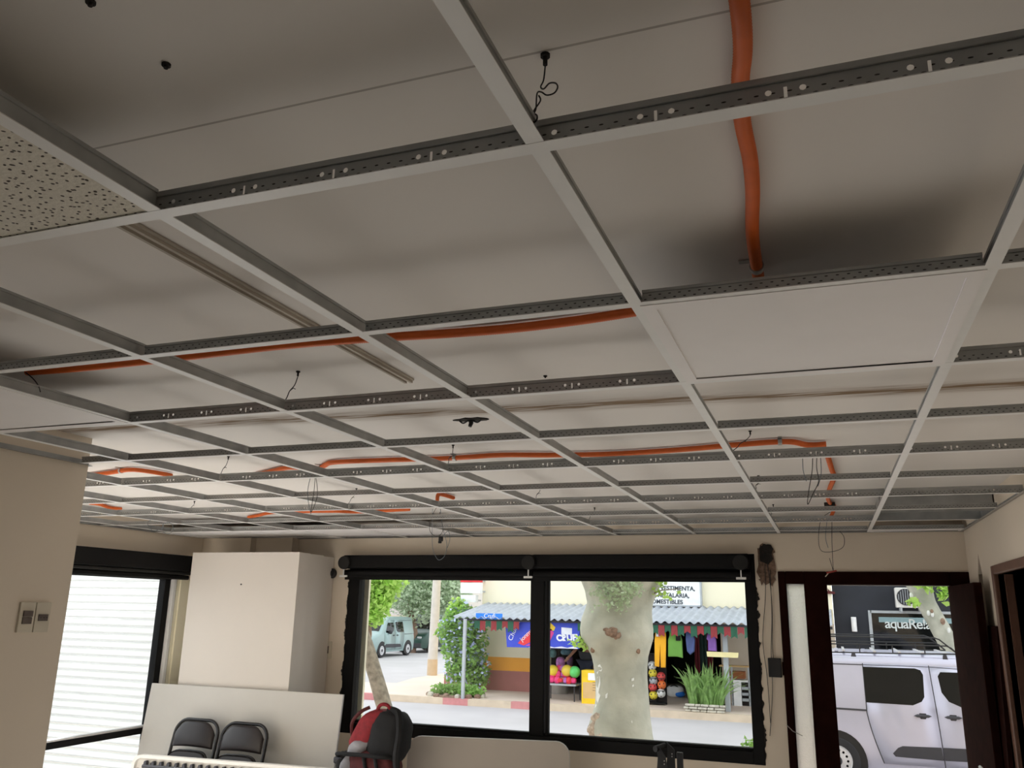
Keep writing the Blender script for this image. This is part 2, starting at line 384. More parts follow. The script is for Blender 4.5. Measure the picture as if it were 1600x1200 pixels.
MB().box((BW[0]+.07, -4.105, BW[2]+.07), (BW[1]-.07, -4.095, BW[3]-.07)).build('pane', M['glass'], w3)
sobj('wall_added_facade', MB().box((XL-.2, YF, ZS+.2), (14, YF+.25, 5.2)).box((XR+.2, YF, ZR), (14, YF+.2, ZS+.2)), M['wall'])  # unseen facade added to darken car glass reflections and cut sky light
# corner column
sobj('trim_1', MB().box((XL, 6.42, 0), (-4.89, YF, ZS)).box((-4.89, 6.5, 0), (-4.5, YF, ZS)), M['wall'])

# ---- front window
w1 = struct('window_1', (WI[0], YF, WI[2]))
def fm(x0, x1, z0, z1, y0=6.60, y1=6.70): MB().box((x0, y0, z0), (x1, y1, z1)).build('frame_member', M['black_frame'], w1, bevel=.004)
fm(WI[0], -3.845, WI[2], WI[3]); fm(-.580, WI[1], WI[2], WI[3]); fm(-3.845, -.580, WI[2], .905); fm(-3.845, -.58, 2.088, WI[3])
fm(-2.262, -2.145, .905, 2.088)
fm(-3.845, -2.262, .905, .925, 6.62, 6.68); fm(-2.145, -.58, .905, .925, 6.62, 6.68)
fm(-2.135, -2.11, .905, 2.088, 6.615, 6.66)
for x0, x1 in ((-3.845, -2.262), (-2.11, -.58)): MB().box((x0, 6.645, .925), (x1, 6.651, 2.088)).build('pane', M['glass'], w1)
# light strip of outer jamb seen through the left pane
sobj('trim_2', MB().box((-3.95, 6.8, .82), (-3.86, 6.83, 2.28)), M['cream'])
# torn plaster along the frame edges
for sd, x, seed in ((-1, WI[0], 3), (1, WI[1], 4)):
    rnd = random.Random(seed); z = .86; k = 0
    while z < 2.05:                              # separate chipped places of uneven length and width
        ln = rnd.uniform(.03, .16); w_ = rnd.uniform(.006, .022); n = max(4, int(ln/.012)); P = [(x, 6.596, z+ln*i/n) for i in range(n+1)]
        P += [(x+sd*w_*math.sin(math.pi*(i+.5)/(n+1))*rnd.uniform(.35, 1.2), 6.596, z+ln*i/n+rnd.uniform(-.003, .003)) for i in range(n, -1, -1)]
        MB().prism(P, (0, .005, 0)).build('plaster_chip', M['dark_hole'], w1); z += ln+rnd.uniform(.0, .07)
# ---- roller blinds
def blind(x0, x1, y, z, label, caps):
    t = thing('roller_blind', ((x0+x1)/2, y, z), label, 'blind', 'rolled up dark roller blinds')
    MB().box((x0, y-.09, z-.005), (x1, y+.03, z+.105)).build('cassette', M['blind_dark'], t, bevel=.012)
    MB().cyl((x0, y-.03, z-.045), (x1, y-.03, z-.045), .03, 14).build('rolled_fabric', M['blind_dark'], t)
    MB().bar((x0, y-.03, z-.085), (x1, y-.03, z-.085), .012, .03).build('bottom_rail', M['black_frame'], t)
    for c in caps:
        MB().cyl((c, y-.125, z+.04), (c, y-.09, z+.04), .056, 24).build('end_cap', M['cap'], t, bevel=.004)
        MB().box((c-.004, y-.115, z-.065), (c+.004, y-.105, z-.015)).box((c-.036, y-.118, z-.082), (c+.034, y-.1, z-.066)).build('chain_holder', M['white_metal'], t)
    return t
blind(-3.955, -2.225, 6.57, 2.17, 'rolled up dark roller blind above the left front pane, beside the corner', (-3.925, -2.235))
blind(-2.215, -.53, 6.57, 2.17, 'rolled up dark roller blind above the right front pane, near the door', (-.59,))
t = thing('roller_blind', (XL+.08, 4.6, 2.05), 'dark roller blind box over the side window with the white shutter', 'blind', 'rolled up dark roller blinds')
MB().box((XL+.005, 2.96, 2.115), (XL+.13, 6.24, 2.25)).build('cassette', M['blind_dark'], t, bevel=.008)
MB().box((XL+.01, 2.96, 2.085), (XL+.10, 6.2, 2.112)).build('bottom_rail', M['cap'], t, bevel=.006)
MB().box((XL+.01, 2.96, 2.045), (XL+.08, 6.2, 2.082)).build('rolled_fabric', M['blind_dark'], t, bevel=.01)
# ---- side window
w2 = struct('window_2', (XL, LW[0], LW[2]))
def fs(y0, y1, z0, z1, m='black_frame', x0=-.09, x1=-.02): MB().box((XL+x0, y0, z0), (XL+x1, y1, z1)).build('frame_member', M[m], w2, bevel=.004)
fs(LW[0], LW[0]+.07, LW[2], LW[3]); fs(6.02, 6.085, LW[2], LW[3]); fs(LW[0], 6.085, LW[2], LW[2]+.07); fs(LW[0], 6.17, 2.04, LW[3])
fs(LW[0], 6.02, .79, .835); fs(LW[0], 6.02, .84, .852, 'grey_edge'); fs(6.09, 6.125, LW[2], 2.05, 'white_metal', -.08, .012); fs(6.135, 6.17, LW[2], 2.05, 'cream', -.08, .006)
MB().box((XL, 6.17, 0), (XL+.02, 6.415, 2.045)).build('jamb_lining', M['cream'], w2)
MB().box((XL-.058, LW[0]+.07, .852), (XL-.052, 6.02, 2.04)).build('pane', M['glass'], w2)
MB().box((XL-.058, LW[0]+.07, LW[2]+.07), (XL-.052, 6.02, .79)).build('pane', M['glass'], w2)
# ---- front door frame, side light and open leaf
d1 = struct('door_1', (DO[0], YF, 0))
def dm(x0, x1, z0, z1, y0=6.58, y1=6.76): MB().box((x0, y0, z0), (x1, y1, z1)).build('frame_member', M['brown'], d1, bevel=.005)
dm(DO[0], -.287, 0, 2.152); dm(-.163, -.006, 0, 2.152); dm(.792, DO[1], 0, 2.152); dm(-.287, -.163, 2.065, 2.152); dm(-.006, .792, 2.062, 2.152); dm(-.287, -.163, 0, .25)
MB().box((-.287, 6.66, .25), (-.163, 6.668, 2.065)).build('side_light_pane', M['frosted'], d1)
MB().box((-.006, 6.68, 2.058), (.792, 6.70, 2.064)).build('weather_strip', M['grey_edge'], d1)
lf = MB(); lf.bar((.80, 6.575, 1.03), (.842, 5.80, 1.03), .045, 2.05); lf.build('door_leaf', M['brown'], d1, bevel=.004)
MB().tube([(.80, 5.87, 1.0), (.765, 5.87, 1.0), (.765, 5.98, 1.0)], .01, 8).build('door_handle', M['clip'], d1)
MB().tube([(-.34, 6.55, 1.1), (-.3, 6.5, 1.07), (-.24, 6.53, 1.04)], .003, 6).build('door_hook', M['clip'], d1)
# ---- doorway in the right wall
d2 = struct('door_2', (XR, RD[1], 0))
for a, b in (((RD[1], 0), (RD[1]+.075, RD[2]+.05)), ((RD[0]-.075, 0), (RD[0], RD[2]+.05)), ((RD[0], RD[2]), (RD[1], RD[2]+.05))):
    MB().box((XR-.022, a[0], a[1]), (XR+.21, b[0], b[1])).build('door_frame', M['brown_frame'], d2, bevel=.005)
MB().box((XR+.03, RD[1]-.018, 0), (XR+.07, RD[1], RD[2])).build('door_stop', M['brown_frame'], d2)

# ---- boxed casing in the left corner
t = thing('corner_casing', (-4.6, 6.3, 0), 'tall white boxed casing standing in the corner beside the shuttered window', 'casing')
MB().box((-5.15, 5.985, 0), (-4.065, 6.0, 2.27)).build('front_panel', M['wall_white'], t, bevel=.002)
MB().box((-4.105, 6.0, 0), (-4.09, 6.18, 2.27)).build('side_panel', M['wall_white'], t)
MB().box((-4.125, 6.18, 0), (-4.11, 6.592, 2.262)).build('side_panel', M['wall_white'], t)
MB().box((-5.15, 6.0, 2.255), (-4.105, 6.41, 2.268)).build('top_panel', M['wall_white'], t)
MB().box((-5.15, 6.0, 0), (-5.135, 6.42, 2.255)).build('side_panel', M['wall_white'], t)
p = PY(377, 913, 5.985); MB().cyl(p, p-V((0, .006, 0)), .006, 8).build('screw', M['black'], t)

# ================================================================== suspended ceiling
def LX(i): return -.9286+.6159*i
def CY(j): return .3095+.61*j
grid = thing('suspended_ceiling_grid', (0, 2, ZG), 'white and galvanised steel suspended ceiling grid, mostly without its tiles', 'ceiling grid')
mesh_cache = {}
def main_runner(x0, x1, y, par):
    t_ = .0011
    root = MB().box((x0, y-.0125, ZG), (x1, y+.0125, ZG+.0014)).build('main_runner', M['white_metal'], par)
    b = MB()
    # web with holes: cells between features
    feats = []
    i0 = int(math.floor((x0+.9286)/.6159))-1; i1 = int(math.ceil((x1+.9286)/.6159))+1
    for i in range(i0, i1+1):
        feats.append((LX(i)+.022, 'h'))
        for k in (1, 2, 3):
            c = LX(i)+k*.15398; feats += [(c-.0195, 'h'), (c, 's'), (c+.0195, 'h')]
    feats = [f for f in feats if x0+.012 < f[0] < x1-.012]
    z0, z1 = ZG+.0014, ZG+.030; cx = x0
    def quad(a, b_, c, d): b.add([(a, y, c), (b_, y, c), (b_, y, d), (a, y, d)], [(0, 1, 2, 3)])
    for c, k in feats:
        w = .0075; zc = ZG+(.019 if k == 'h' else .0165); hz = .0075 if k == 'h' else .0095
        quad(cx, c-w, z0, z1); cx = c+w
        quad(c-w, c+w, z0, zc-hz); quad(c-w, c+w, zc+hz, z1)
        n = 8; out = []; inn = []
        for q in range(n):
            a = math.pi/4*q
            ox = max(-1, min(1, math.cos(a)*1.4143)); oz = max(-1, min(1, math.sin(a)*1.4143)); out.append((c+ox*w, y, zc+oz*hz))
            if k == 'h': inn.append((c+math.cos(a)*.0042, y, zc+math.sin(a)*.0042))
            else: inn.append((c+max(-1, min(1, math.cos(a)*1.4143))*.0020, y, zc+max(-1, min(1, math.sin(a)*1.4143))*.0075))
        b.add(out+inn, [(q, (q+1) % n, n+(q+1) % n, n+q) for q in range(n)])
    quad(cx, x1, z0, z1)
    n0 = len(b.v); fr = list(b.f)                # back sheet of the thin web, .8 mm behind the front one
    b.v += [p_+V((0, .0008, 0)) for p_ in b.v]; b.f += [tuple(n0+i for i in reversed(f_)) for f_ in fr]
    b.build('web', M['steel_dots'], root, fix=False, angle=0)
    MB().box((x0, y-.0032, ZG+.030), (x1, y+.0032, ZG+.0395)).build('bulb', M['steel'], root, bevel=.0012)
    # the web's own object frame must sit on the rail for its punch marks
    return root
def fix_origin(o):
    """move a child's origin to x=0, rail height so that its texture coordinates read along the rail"""
    off = V((0, 0, ZG)); cur = o.location.copy(); q = o.parent; par = V((0, 0, 0))
    while q is not None: par = par+q.location; q = q.parent
    d = off-par
    for v in o.data.vertices: v.co = v.co+cur-d
    o.location = d
for j in (-3, -1, 1, 3, 5, 7, 9):
    x0 = XP if CY(j) < YP else XL
    r = main_runner(x0+.004, XR-.004, CY(j), grid)
    for ch in r.children:
        if ch.name.startswith('web'): fix_origin(ch)
def tee(name, p, q, par, h, dots):
    """a plain tee along x or y: white flange with a steel web and bulb"""
    p, q = V(p), V(q); ax = 0 if abs(q.x-p.x) > abs(q.y-p.y) else 1
    def bx(a, w, z0, z1):
        return ((p.x, p.y-w, z0), (q.x, p.y+w, z1)) if ax == 0 else ((p.x-w, p.y, z0), (p.x+w, q.y, z1))
    o = MB().box(*bx(0, .0122, ZG+.0004, ZG+.0018)).build(name, M['white_metal'], par)
    if dots: k = ((p.x, p.y-.0006, ZG+.0018), (q.x, p.y+.0006, ZG+h-.006))
    else: k = bx(0, .0006, ZG+.0018, ZG+h-.006)
    wb_ = MB().box(*k).build('web', M['steel_dots' if dots else 'steel'], o)
    if dots: fix_origin(wb_)
    MB().box(*bx(0, .003, ZG+h-.006, ZG+h)).build('bulb', M['steel'], o)
    return o
for i in range(-7, 3):
    for j in (-3, -1, 1, 3, 5, 7, 9):
        y0, y1 = CY(j), min(CY(j+2), YF)
        if i <= -4:
            if y1 < YP+.05: continue
            y0 = max(y0, YP+.004)
        tee('long_cross_tee', (LX(i), y0+.0125, 0), (LX(i), y1-(.0125 if j < 9 else .004), 0), grid, .036, False)
for j in (-2, 0, 2, 4, 6, 8, 10):
    for i in range(-8, 3):
        a = LX(i); b = LX(i+1)
        if CY(j) < YP: a = max(a, XP+.004)
        a = max(a, XL+.004); b = min(b, XR-.004)
        if b-a < .05: continue
        tee('short_cross_tee', (a+.0122, CY(j), 0), (b-.0122, CY(j), 0), grid, .029, True)
def angle(p, q, nrm):
    p, q, n = V(p), V(q), V(nrm); b = MB()
    lo = p.copy(); b.prism([p, q, q+n*.022, p+n*.022], (0, 0, .0012)); b.prism([p, q, q+n*.0012, p+n*.0012], (0, 0, .022))
    b.build('wall_angle', M['steel'], grid)
angle((XP+.001, -4, ZG-.0012), (XP+.001, YP, ZG-.0012), (1, 0, 0)); angle((XL+.001, YP, ZG-.0012), (XL+.001, 6.42, ZG-.0012), (1, 0, 0))
angle((XR-.001, -4, ZG-.0012), (XR-.001, YF, ZG-.0012), (-1, 0, 0)); angle((XL, YF-.001, ZG-.0012), (XR, YF-.001, ZG-.0012), (0, -1, 0))
angle((XL, YP+.001, ZG-.0012), (XP, YP+.001, ZG-.0012), (0, 1, 0))

# ---- tiles still lying in the grid
def tile(i, j, label, mineral=False, x0=None, x1=None, y1=None):
    a = (LX(i) if x0 is None else x0)+.006; b = (LX(i+1) if x1 is None else x1)-.006; c = CY(j)+.006; d = (CY(j+1) if y1 is None else y1)-.006; z = ZG+.0025
    if mineral:
        o = MB().box((a, c, z), (b, d, z+.014)).build('ceiling_tile', M['mineral'], bevel=.002)
        return tag(o, label, 'ceiling tile', 'tiles lying in the ceiling grid')
    t = thing('ceiling_tile', ((a+b)/2, (c+d)/2, z), label, 'ceiling tile', 'tiles lying in the ceiling grid')
    MB().box((a, c, z), (b, d, z+.010)).build('panel', M['tile_white'], t)
    rim = MB()
    for p, q in (((a, c), (b, c+.028)), ((a, d-.028), (b, d)), ((a, c+.028), (a+.028, d-.028)), ((b-.028, c+.028), (b, d-.028))):
        rim.box((p[0], p[1], z-.0035), (q[0], q[1], z))
    rim.build('raised_rim', M['tile_white'], t)
    return t
tile(-1, 0, 'speckled perforated mineral tile at the upper left of the ceiling grid', True)
tile(1, 2, 'large white framed tile beside the end of the straight orange pipe')
tile(-3, 2, 'pale white tile against the partition wall on the left')
tile(-8, 9, 'white tile in the far left corner over the shuttered window', x0=XL+.01)
for i, s in ((-7, 'second'), (-6, 'third'), (-5, 'fourth'), (-4, 'fifth')):
    tile(i, 9, s+' white tile from the far left corner in the row above the front wall')
tile(2, 10, 'narrow white tile by the front wall above the open door', x1=XR-.004, y1=YF)
for i, s in ((-7, 'narrow white tile above the corner casing, left one'), (-6, 'narrow white tile above the corner casing, right one')):
    tile(i, 10, s, y1=6.42 if i < -6 else YF)
t = thing('light_housing', (.62, 5.6, ZG), 'long galvanised light housing in the grid above the open door', 'light fixture')
a, b, c, d = LX(2)+.014, XR-.006, CY(8)+.16, CY(9)-.014
MB().box((a, c, ZG+.1), (b, d, ZG+.104)).build('back_plate', M['steel'], t)
for y0 in (c, d-.002): MB().box((a, y0, ZG+.003), (b, y0+.002, ZG+.1)).build('side_plate', M['steel'], t)
for x0 in (a, b-.002): MB().box((x0, c, ZG+.003), (x0+.002, d, ZG+.1)).build('end_plate', M['steel'], t)
MB().box((a+.03, (c+d)/2-.02, ZG+.06), (b-.03, (c+d)/2+.02, ZG+.1)).build('lamp_tray', M['white_metal'], t)

# ---- orange conduits on the slab
def conduit(pts, label, r=.0125, clips=(), ring=.006):
    P = spline(pts, 10); L = [0]
    for i in range(1, len(P)): L.append(L[-1]+(P[i]-P[i-1]).length)
    n = int(L[-1]/ring)*2; path = []; rs = []; k = 0
    for i in range(n+1):
        s_ = L[-1]*i/n
        while k < len(P)-2 and L[k+1] < s_: k += 1
        f = (s_-L[k])/max(1e-9, L[k+1]-L[k]); path.append(P[k].lerp(P[k+1], min(1, f))); rs.append(r if i % 2 else r*.88)
    t = MB(); t.tube(path, rs, 9); mid = path[len(path)//2]
    th_ = thing('orange_conduit', (mid.x, mid.y, ZS), label, 'conduit', 'orange corrugated conduits on the slab')
    t.build('corrugated_pipe', M['orange'], th_, angle=80)
    for f in clips:
        i = int(f*(len(path)-2)); p = path[i]; d = (path[i+1]-path[i]).normalized()
        MB().tube([p-d*.008, p+d*.008], r*1.18, 12).build('clip', M['clip'], th_)
        sd = V((-d.y, d.x, 0)).normalized(); q = V((p.x, p.y, ZS-.002))+sd*(r+.008)
        MB().bar(q-sd*.014, q+sd*.014, .016, .003).build('clip_ear', M['clip'], th_)
    return th_
zc = ZS-.0165
def at(u, v, z=zc): return PZ(u, v, z)
c1 = [V((-.052, -.5, zc)), V((-.05, .3, zc))]+[at(*q) for q in ((1155, 0), (1157, 130), (1160, 190), (1172, 250), (1176, 300), (1176, 370), (1185, 434))]
conduit(c1, 'straight orange corrugated pipe running overhead towards the large white tile', .0125, (.975,))
conduit([at(*q) for q in ((1000, 485), (985, 488), (900, 501), (800, 513), (700, 521), (600, 527), (490, 535), (400, 544), (300, 556), (200, 567), (120, 575), (42, 581))], 'long orange pipe running left behind the second runner from the white tile')
c3 = [at(*q) for q in ((1291, 694), (1262, 695), (1228, 690), (1150, 695), (1070, 702), (960, 709), (860, 711), (783, 711), (700, 716), (600, 719), (525, 722), (508, 727), (495, 736))]
conduit(c3, 'longest orange pipe crossing the middle of the ceiling with clips', clips=(.085, .64, .955))
conduit([at(*q) for q in ((470, 731), (448, 731), (425, 736), (400, 742))], 'short orange pipe piece left of the longest pipe')
conduit([at(*q) for q in ((268, 743), (235, 737), (203, 734), (175, 738), (140, 743))], 'bent orange pipe close to the partition wall corner', clips=(.5,))
conduit([at(*q) for q in ((1293, 712), (1299, 732), (1303, 746), (1297, 762), (1293, 776), (1297, 786), (1304, 792), (1299, 806))], 'winding orange pipe running to the front wall above the door')
conduit([at(*q) for q in ((140, 786), (156, 788), (172, 793), (190, 795))], 'short orange pipe at far left near the shuttered window')
conduit([at(*q) for q in ((388, 808), (405, 805), (418, 802), (445, 800), (520, 799), (560, 800), (620, 797), (640, 796))], 'orange pipe running along the far part of the ceiling above the corner casing')
p = PZ(683, 770, zc); conduit([p+V((0, .25, 0)), p+V((0, .1, 0)), p+V((.004, .01, -.01)), p+V((.008, -.01, -.05)), p+V((.004, 0, -.085))], 'orange pipe end bending down above the hanging wire tangle')
p = PZ(1297, 790, ZS-.03); t = MB().box(p-V((.035, .02, .02)), p+V((.03, .02, .02))).build('junction_connector', M['black'], bevel=.004); tag(t, 'small black connector at the end of the winding orange pipe', 'connector')

# ---- hanger wires
def hanger(a, b, label, curl=False):
    p = PZ(a[0], a[1], ZS); q = PZ(b[0], b[1], ZG+.035); d = q-p
    t = thing('hanger_wire', p, label, 'hanger wire', 'twisted hanger wires between slab and grid')
    MB().cyl(p, p-V((0, 0, .004)), .0065, 10).cyl(p-V((0, 0, .004)), p-V((0, 0, .016)), .0032, 8).build('anchor', M['dark_hole'], t)
    s = p-V((0, 0, .018)); mid = s.lerp(q, .5)
    if curl:
        P = [s, s+V((-.002, 0, -.02)), s.lerp(q, .42)]
        c = s.lerp(q, .42)+V((.012, 0, -.006))
        P += [c+V((.011*math.cos(a_), .002*a_, .011*math.sin(a_))) for a_ in (2.6, 1.7, .8, 0, -.9, -1.8, -2.6)]
        P += [s.lerp(q, .55)+V((-.003, 0, 0)), s.lerp(q, .85), q+V((0, 0, .004))]
        P += [q+V((.004*math.cos(a_), 0, .006*math.sin(a_)-.004)) for a_ in (1.5, .5, -.5, -1.5, -2.5, 2.6)]
        MB().tube(spline(P, 5), .0011, 6).build('twisted_wire', M['wire'], t)
        MB().tube(spline([s.lerp(q, .6), s.lerp(q, .72)+V((.004, 0, 0)), s.lerp(q, .9)+V((-.002, 0, 0)), q], 5), .0011, 6).build('wire_tail', M['wire'], t)
    else:
        r = .0016
        P = [s, s.lerp(q, .3)+V((.006, 0, 0)), mid+V((-.004, .004, 0)), s.lerp(q, .75)+V((.003, 0, 0)), q]
        MB().tube(spline(P, 4), r, 6).build('twisted_wire', M['wire'], t)
        MB().tube([mid, mid+V((.012, 0, .008)), mid+V((.02, 0, .004))], r*.8, 5).build('wire_tail', M['wire'], t)
for a, b, l, k in (((852, 85), (835, 180), 'curled hanger wire with a small loop, nearest one overhead', True),
                   ((466, 580), (441, 632), 'hanger wire left of the long second pipe, above a rail crossing', False),
                   ((708, 695), (697, 730), 'hanger wire crossing the longest orange pipe near its middle', False),
                   ((1172, 673), (1144, 705), 'hanger wire crossing the longest orange pipe near its right end', False),
                   ((357, 713), (341, 746), 'hanger wire between two short orange pipes at left', False),
                   ((845, 756), (834, 784), 'hanger wire over the right front window, in the middle distance', False),
                   ((1185, 743), (1179, 768), 'hanger wire to the left of the winding orange pipe', False),
                   ((929, 793), (918, 814), 'far hanger wire above the middle of the right front window', False),
                   ((1208, 788), (1204, 806), 'far hanger wire above the broken hole by the door', False),
                   ((557, 763), (542, 790), 'far hanger wire above the left front window', False),
                   ((304, 783), (296, 796), 'far hanger wire above the shuttered side window', False)):
    hanger(a, b, l, k)
def plug(u, v, label):
    p = PZ(u, v, ZS); o = MB().cyl(p, p-V((0, 0, .003)), .0062, 12).cyl(p, p-V((0, 0, .007)), .003, 8).build('ceiling_plug', M['dark_hole']); tag(o, label, 'plug', 'old wall plugs left in the slab')
plug(260, 100, 'old dark plug in the bare slab above the speckled tile'); plug(142, 2, 'old dark plug in the slab at the top left corner')
plug(852, 587, 'small dark plug in the slab left of the large white tile'); plug(310, 772, 'small dark plug over the far left rails'); plug(471, 722, 'small dark plug left of the longest orange pipe')
plug(1346, 520, 'tiny dark mark on the large white tile') if False else None
# broken cavity in the slab
p = PZ(735, 655, ZS); rnd = random.Random(5)
poly = [p+V((.075*math.cos(a_)*rnd.uniform(.7, 1.1), .03*math.sin(a_)*rnd.uniform(.6, 1.2), -.004)) for a_ in [i*2*math.pi/18 for i in range(18)]]
t = thing('slab_cavity', p, 'ragged dark broken cavity in the slab with a stub hanging out', 'cavity')
MB().prism(poly, (0, 0, .008)).build('broken_edge', M['dark_hole'], t); MB().tube([p, p+V((.004, 0, -.015)), p+V((0, -.004, -.03))], [.012, .009, .007], 8).build('pipe_stub', M['black'], t)
for s_ in (-1, 1): MB().tube(spline([p+V((s_*.05, 0, 0)), p+V((s_*.03, 0, -.014)), p+V((s_*.008, 0, -.004))], 5), .003, 6).build('wire_tail', M['wire'], t)
# surface cable trunking
t = thing('cable_trunking', (-1.2, 1.7, ZS), 'slim white cable trunking on the slab at left', 'trunking')
M['trunking'] = mat('dusty_trunking', (176, 166, 152), .7)
MB().box((-1.225, .95, ZS-.007), (-1.185, 2.295, ZS)).build('base_channel', M['trunking'], t, bevel=.002)
for x in (-1.219, -1.199): MB().box((x, .95, ZS-.014), (x+.008, 2.295, ZS-.007)).build('cover_ridge', M['trunking'], t)
# ---- loose cables
def cable(name, runs, label, mats, r=.0016, extra=None):
    p = V(runs[0][0]); t = thing(name, p, label, 'cable', 'loose cables hanging from the ceiling')
    for k, pts in enumerate(runs): MB().tube(spline(pts, 8), r, 6).build('cable_strand', M[mats[k % len(mats)]], t)
    if extra: extra(t)
def q(u, v, Y): return PY(u, v, Y)
cable('hanging_cable', [[q(487, 738, 3.6), q(481, 765, 3.6), q(482, 785, 3.6), q(486, 803, 3.6)], [q(493, 738, 3.62), q(491, 765, 3.62), q(488, 785, 3.62), q(486, 800, 3.62), q(492, 788, 3.62), q(496, 770, 3.62), q(493, 738, 3.62)]], 'loop of thin grey cable hanging below the grid at left', ('wire_grey', 'wire'))
cable('hanging_cable', [[q(1270, 700, 3.7), q(1269, 735, 3.7), q(1264, 765, 3.7), q(1262, 788, 3.7), q(1271, 770, 3.7), q(1279, 752, 3.7), q(1276, 730, 3.7), q(1277, 700, 3.7)], [q(1254, 712, 3.7), q(1255, 735, 3.7), q(1260, 752, 3.7)], [q(1282, 712, 3.7), q(1283, 740, 3.7), q(1278, 760, 3.7)]], 'loop of thin dark cable hanging beside the winding orange pipe', ('wire', 'wire_grey', 'wire_grey'))
def conn(t):
    p = q(689, 842, 5.3); MB().box(p-V((.014, .012, .016)), p+V((.012, .012, .016))).box(p-V((.018, .008, .03)), p-V((-.004, -.008, .014))).build('connector_block', M['black'], t, bevel=.003)
cable('hanging_cable', [[q(684, 790, 5.3), q(673, 810, 5.3), q(672, 830, 5.3), q(683, 838, 5.3), q(692, 828, 5.3), q(687, 800, 5.3)], [q(676, 795, 5.3), q(675, 830, 5.3), q(676, 856, 5.3), q(680, 868, 5.3), q(686, 875, 5.3), q(695, 868, 5.3), q(698, 850, 5.3), q(692, 825, 5.3), q(688, 795, 5.3)], [q(690, 840, 5.3), q(700, 830, 5.3), q(703, 842, 5.3), q(699, 856, 5.3)]], 'tangle of thin cables with a black connector in front of the left blind', ('wire', 'wire_grey', 'wire_grey'), .0018, conn)
def redend(t):
    p = q(1300, 893, 6.2); MB().bar(p-V((.035, 0, .01)), p+V((.03, 0, .006)), .012, .01).build('red_terminal', M['wire_red'], t); MB().bar(p-V((.045, 0, .035)), p-V((.025, 0, .012)), .004, .006).build('bare_end', M['switch'], t)
cable('hanging_cable', [[q(1297, 800, 6.2), q(1283, 812, 6.2), q(1279, 840, 6.2), q(1283, 860, 6.2), q(1300, 862, 6.2), q(1317, 855, 6.2), q(1319, 840, 6.2), q(1312, 830, 6.2)], [q(1300, 805, 6.2), q(1300, 850, 6.2), q(1302, 892, 6.2)], [q(1296, 872, 6.2), q(1302, 892, 6.2)], [q(1292, 815, 6.2), q(1290, 840, 6.2), q(1294, 856, 6.2)]], 'thin cables hanging to the door head with a red terminal', ('wire', 'wire', 'wire', 'wire_grey'), .0018, redend)
cable('hanging_cable', [[q(243+12*math.cos(a_)+2*math.sin(3*a_), 820+9*math.sin(a_), 5.0) for a_ in [i*.7 for i in range(16)]], [q(262+9*math.cos(a_), 825+9*math.sin(a_), 5.0) for a_ in [i*.8 for i in range(9)]]], 'small pale coil of cable above the shuttered side window', ('wire_grey',), .0015)
cable('hanging_cable', [[PZ(40, 582, ZS-.03), PZ(52, 592, ZS-.05), PZ(60, 603, ZS-.085), PZ(63, 612, ZS-.11)]], 'short dark wire drooping from the second pipe by the partition wall', ('wire',), .0018)

# ================================================================== fittings on the walls
t = thing('switch_plate', PX(50, 965, XP), 'ivory double plate with rocker switch and socket on the partition wall', 'switch')
a = PX(27, 965, XP).y; b = PX(75, 965, XP).y; z0 = PX(50, 988, XP).z; z1 = PX(50, 941, XP).z; m_ = (a+b)/2
for y0, y1 in ((a, m_-.002), (m_+.002, b)): MB().box((XP, y0, z0), (XP+.010, y1, z1)).build('cover_plate', M['switch'], t, bevel=.002)
h_ = z1-z0; wd = m_-a
MB().box((XP+.010, a+.2*wd, z0+.28*h_), (XP+.014, m_-.2*wd, z0+.5*h_)).box((XP+.010, a+.2*wd, z0+.52*h_), (XP+.016, m_-.2*wd, z0+.72*h_)).build('rocker', M['switch_dark'], t, bevel=.001)
MB().box((XP+.010, m_+.22*wd, z0+.38*h_), (XP+.013, b-.15*wd, z0+.6*h_)).build('socket_face', M['switch_dark'], t)
for k in range(3): MB().cyl((XP+.0131, m_+(.36+.2*k)*wd, z0+.49*h_), (XP+.0136, m_+(.36+.2*k)*wd, z0+.49*h_), .0022, 8).build('socket_hole', M['black'], t)
p = PY(511, 1015, YF); t = thing('wall_socket', p, 'ivory wall socket between the corner casing and front window', 'socket')
MB().box(p-V((.048, .01, .07)), p+V((.048, 0, .07))).build('cover_plate', M['switch'], t, bevel=.003); MB().box(p-V((.022, .014, .03)), p+V((.022, -.01, .03))).build('socket_face', M['switch_dark'], t)
p = PY(519, 896, YF-.01); t = thing('wall_sensor', p, 'small round black sensor on the wall left of the front window', 'sensor')
MB().cyl(p+V((0, .01, 0)), p-V((0, .03, 0)), .045, 20).build('housing', M['black'], t, bevel=.006); MB().ball(p-V((0, .032, 0)), (.026, .016, .026)).build('lens', M['cap'], t)
p = PY(1211, 1043, YF); t = thing('wall_box', p, 'black empty junction box on the wall beside the door', 'junction box')
MB().box(p-V((.045, .03, .065)), p+V((.045, 0, .065))).build('box_body', M['black'], t, bevel=.004); MB().box(p+V((.05, -.01, -.05)), p+V((.062, 0, .04))).build('bracket', M['brown'], t)
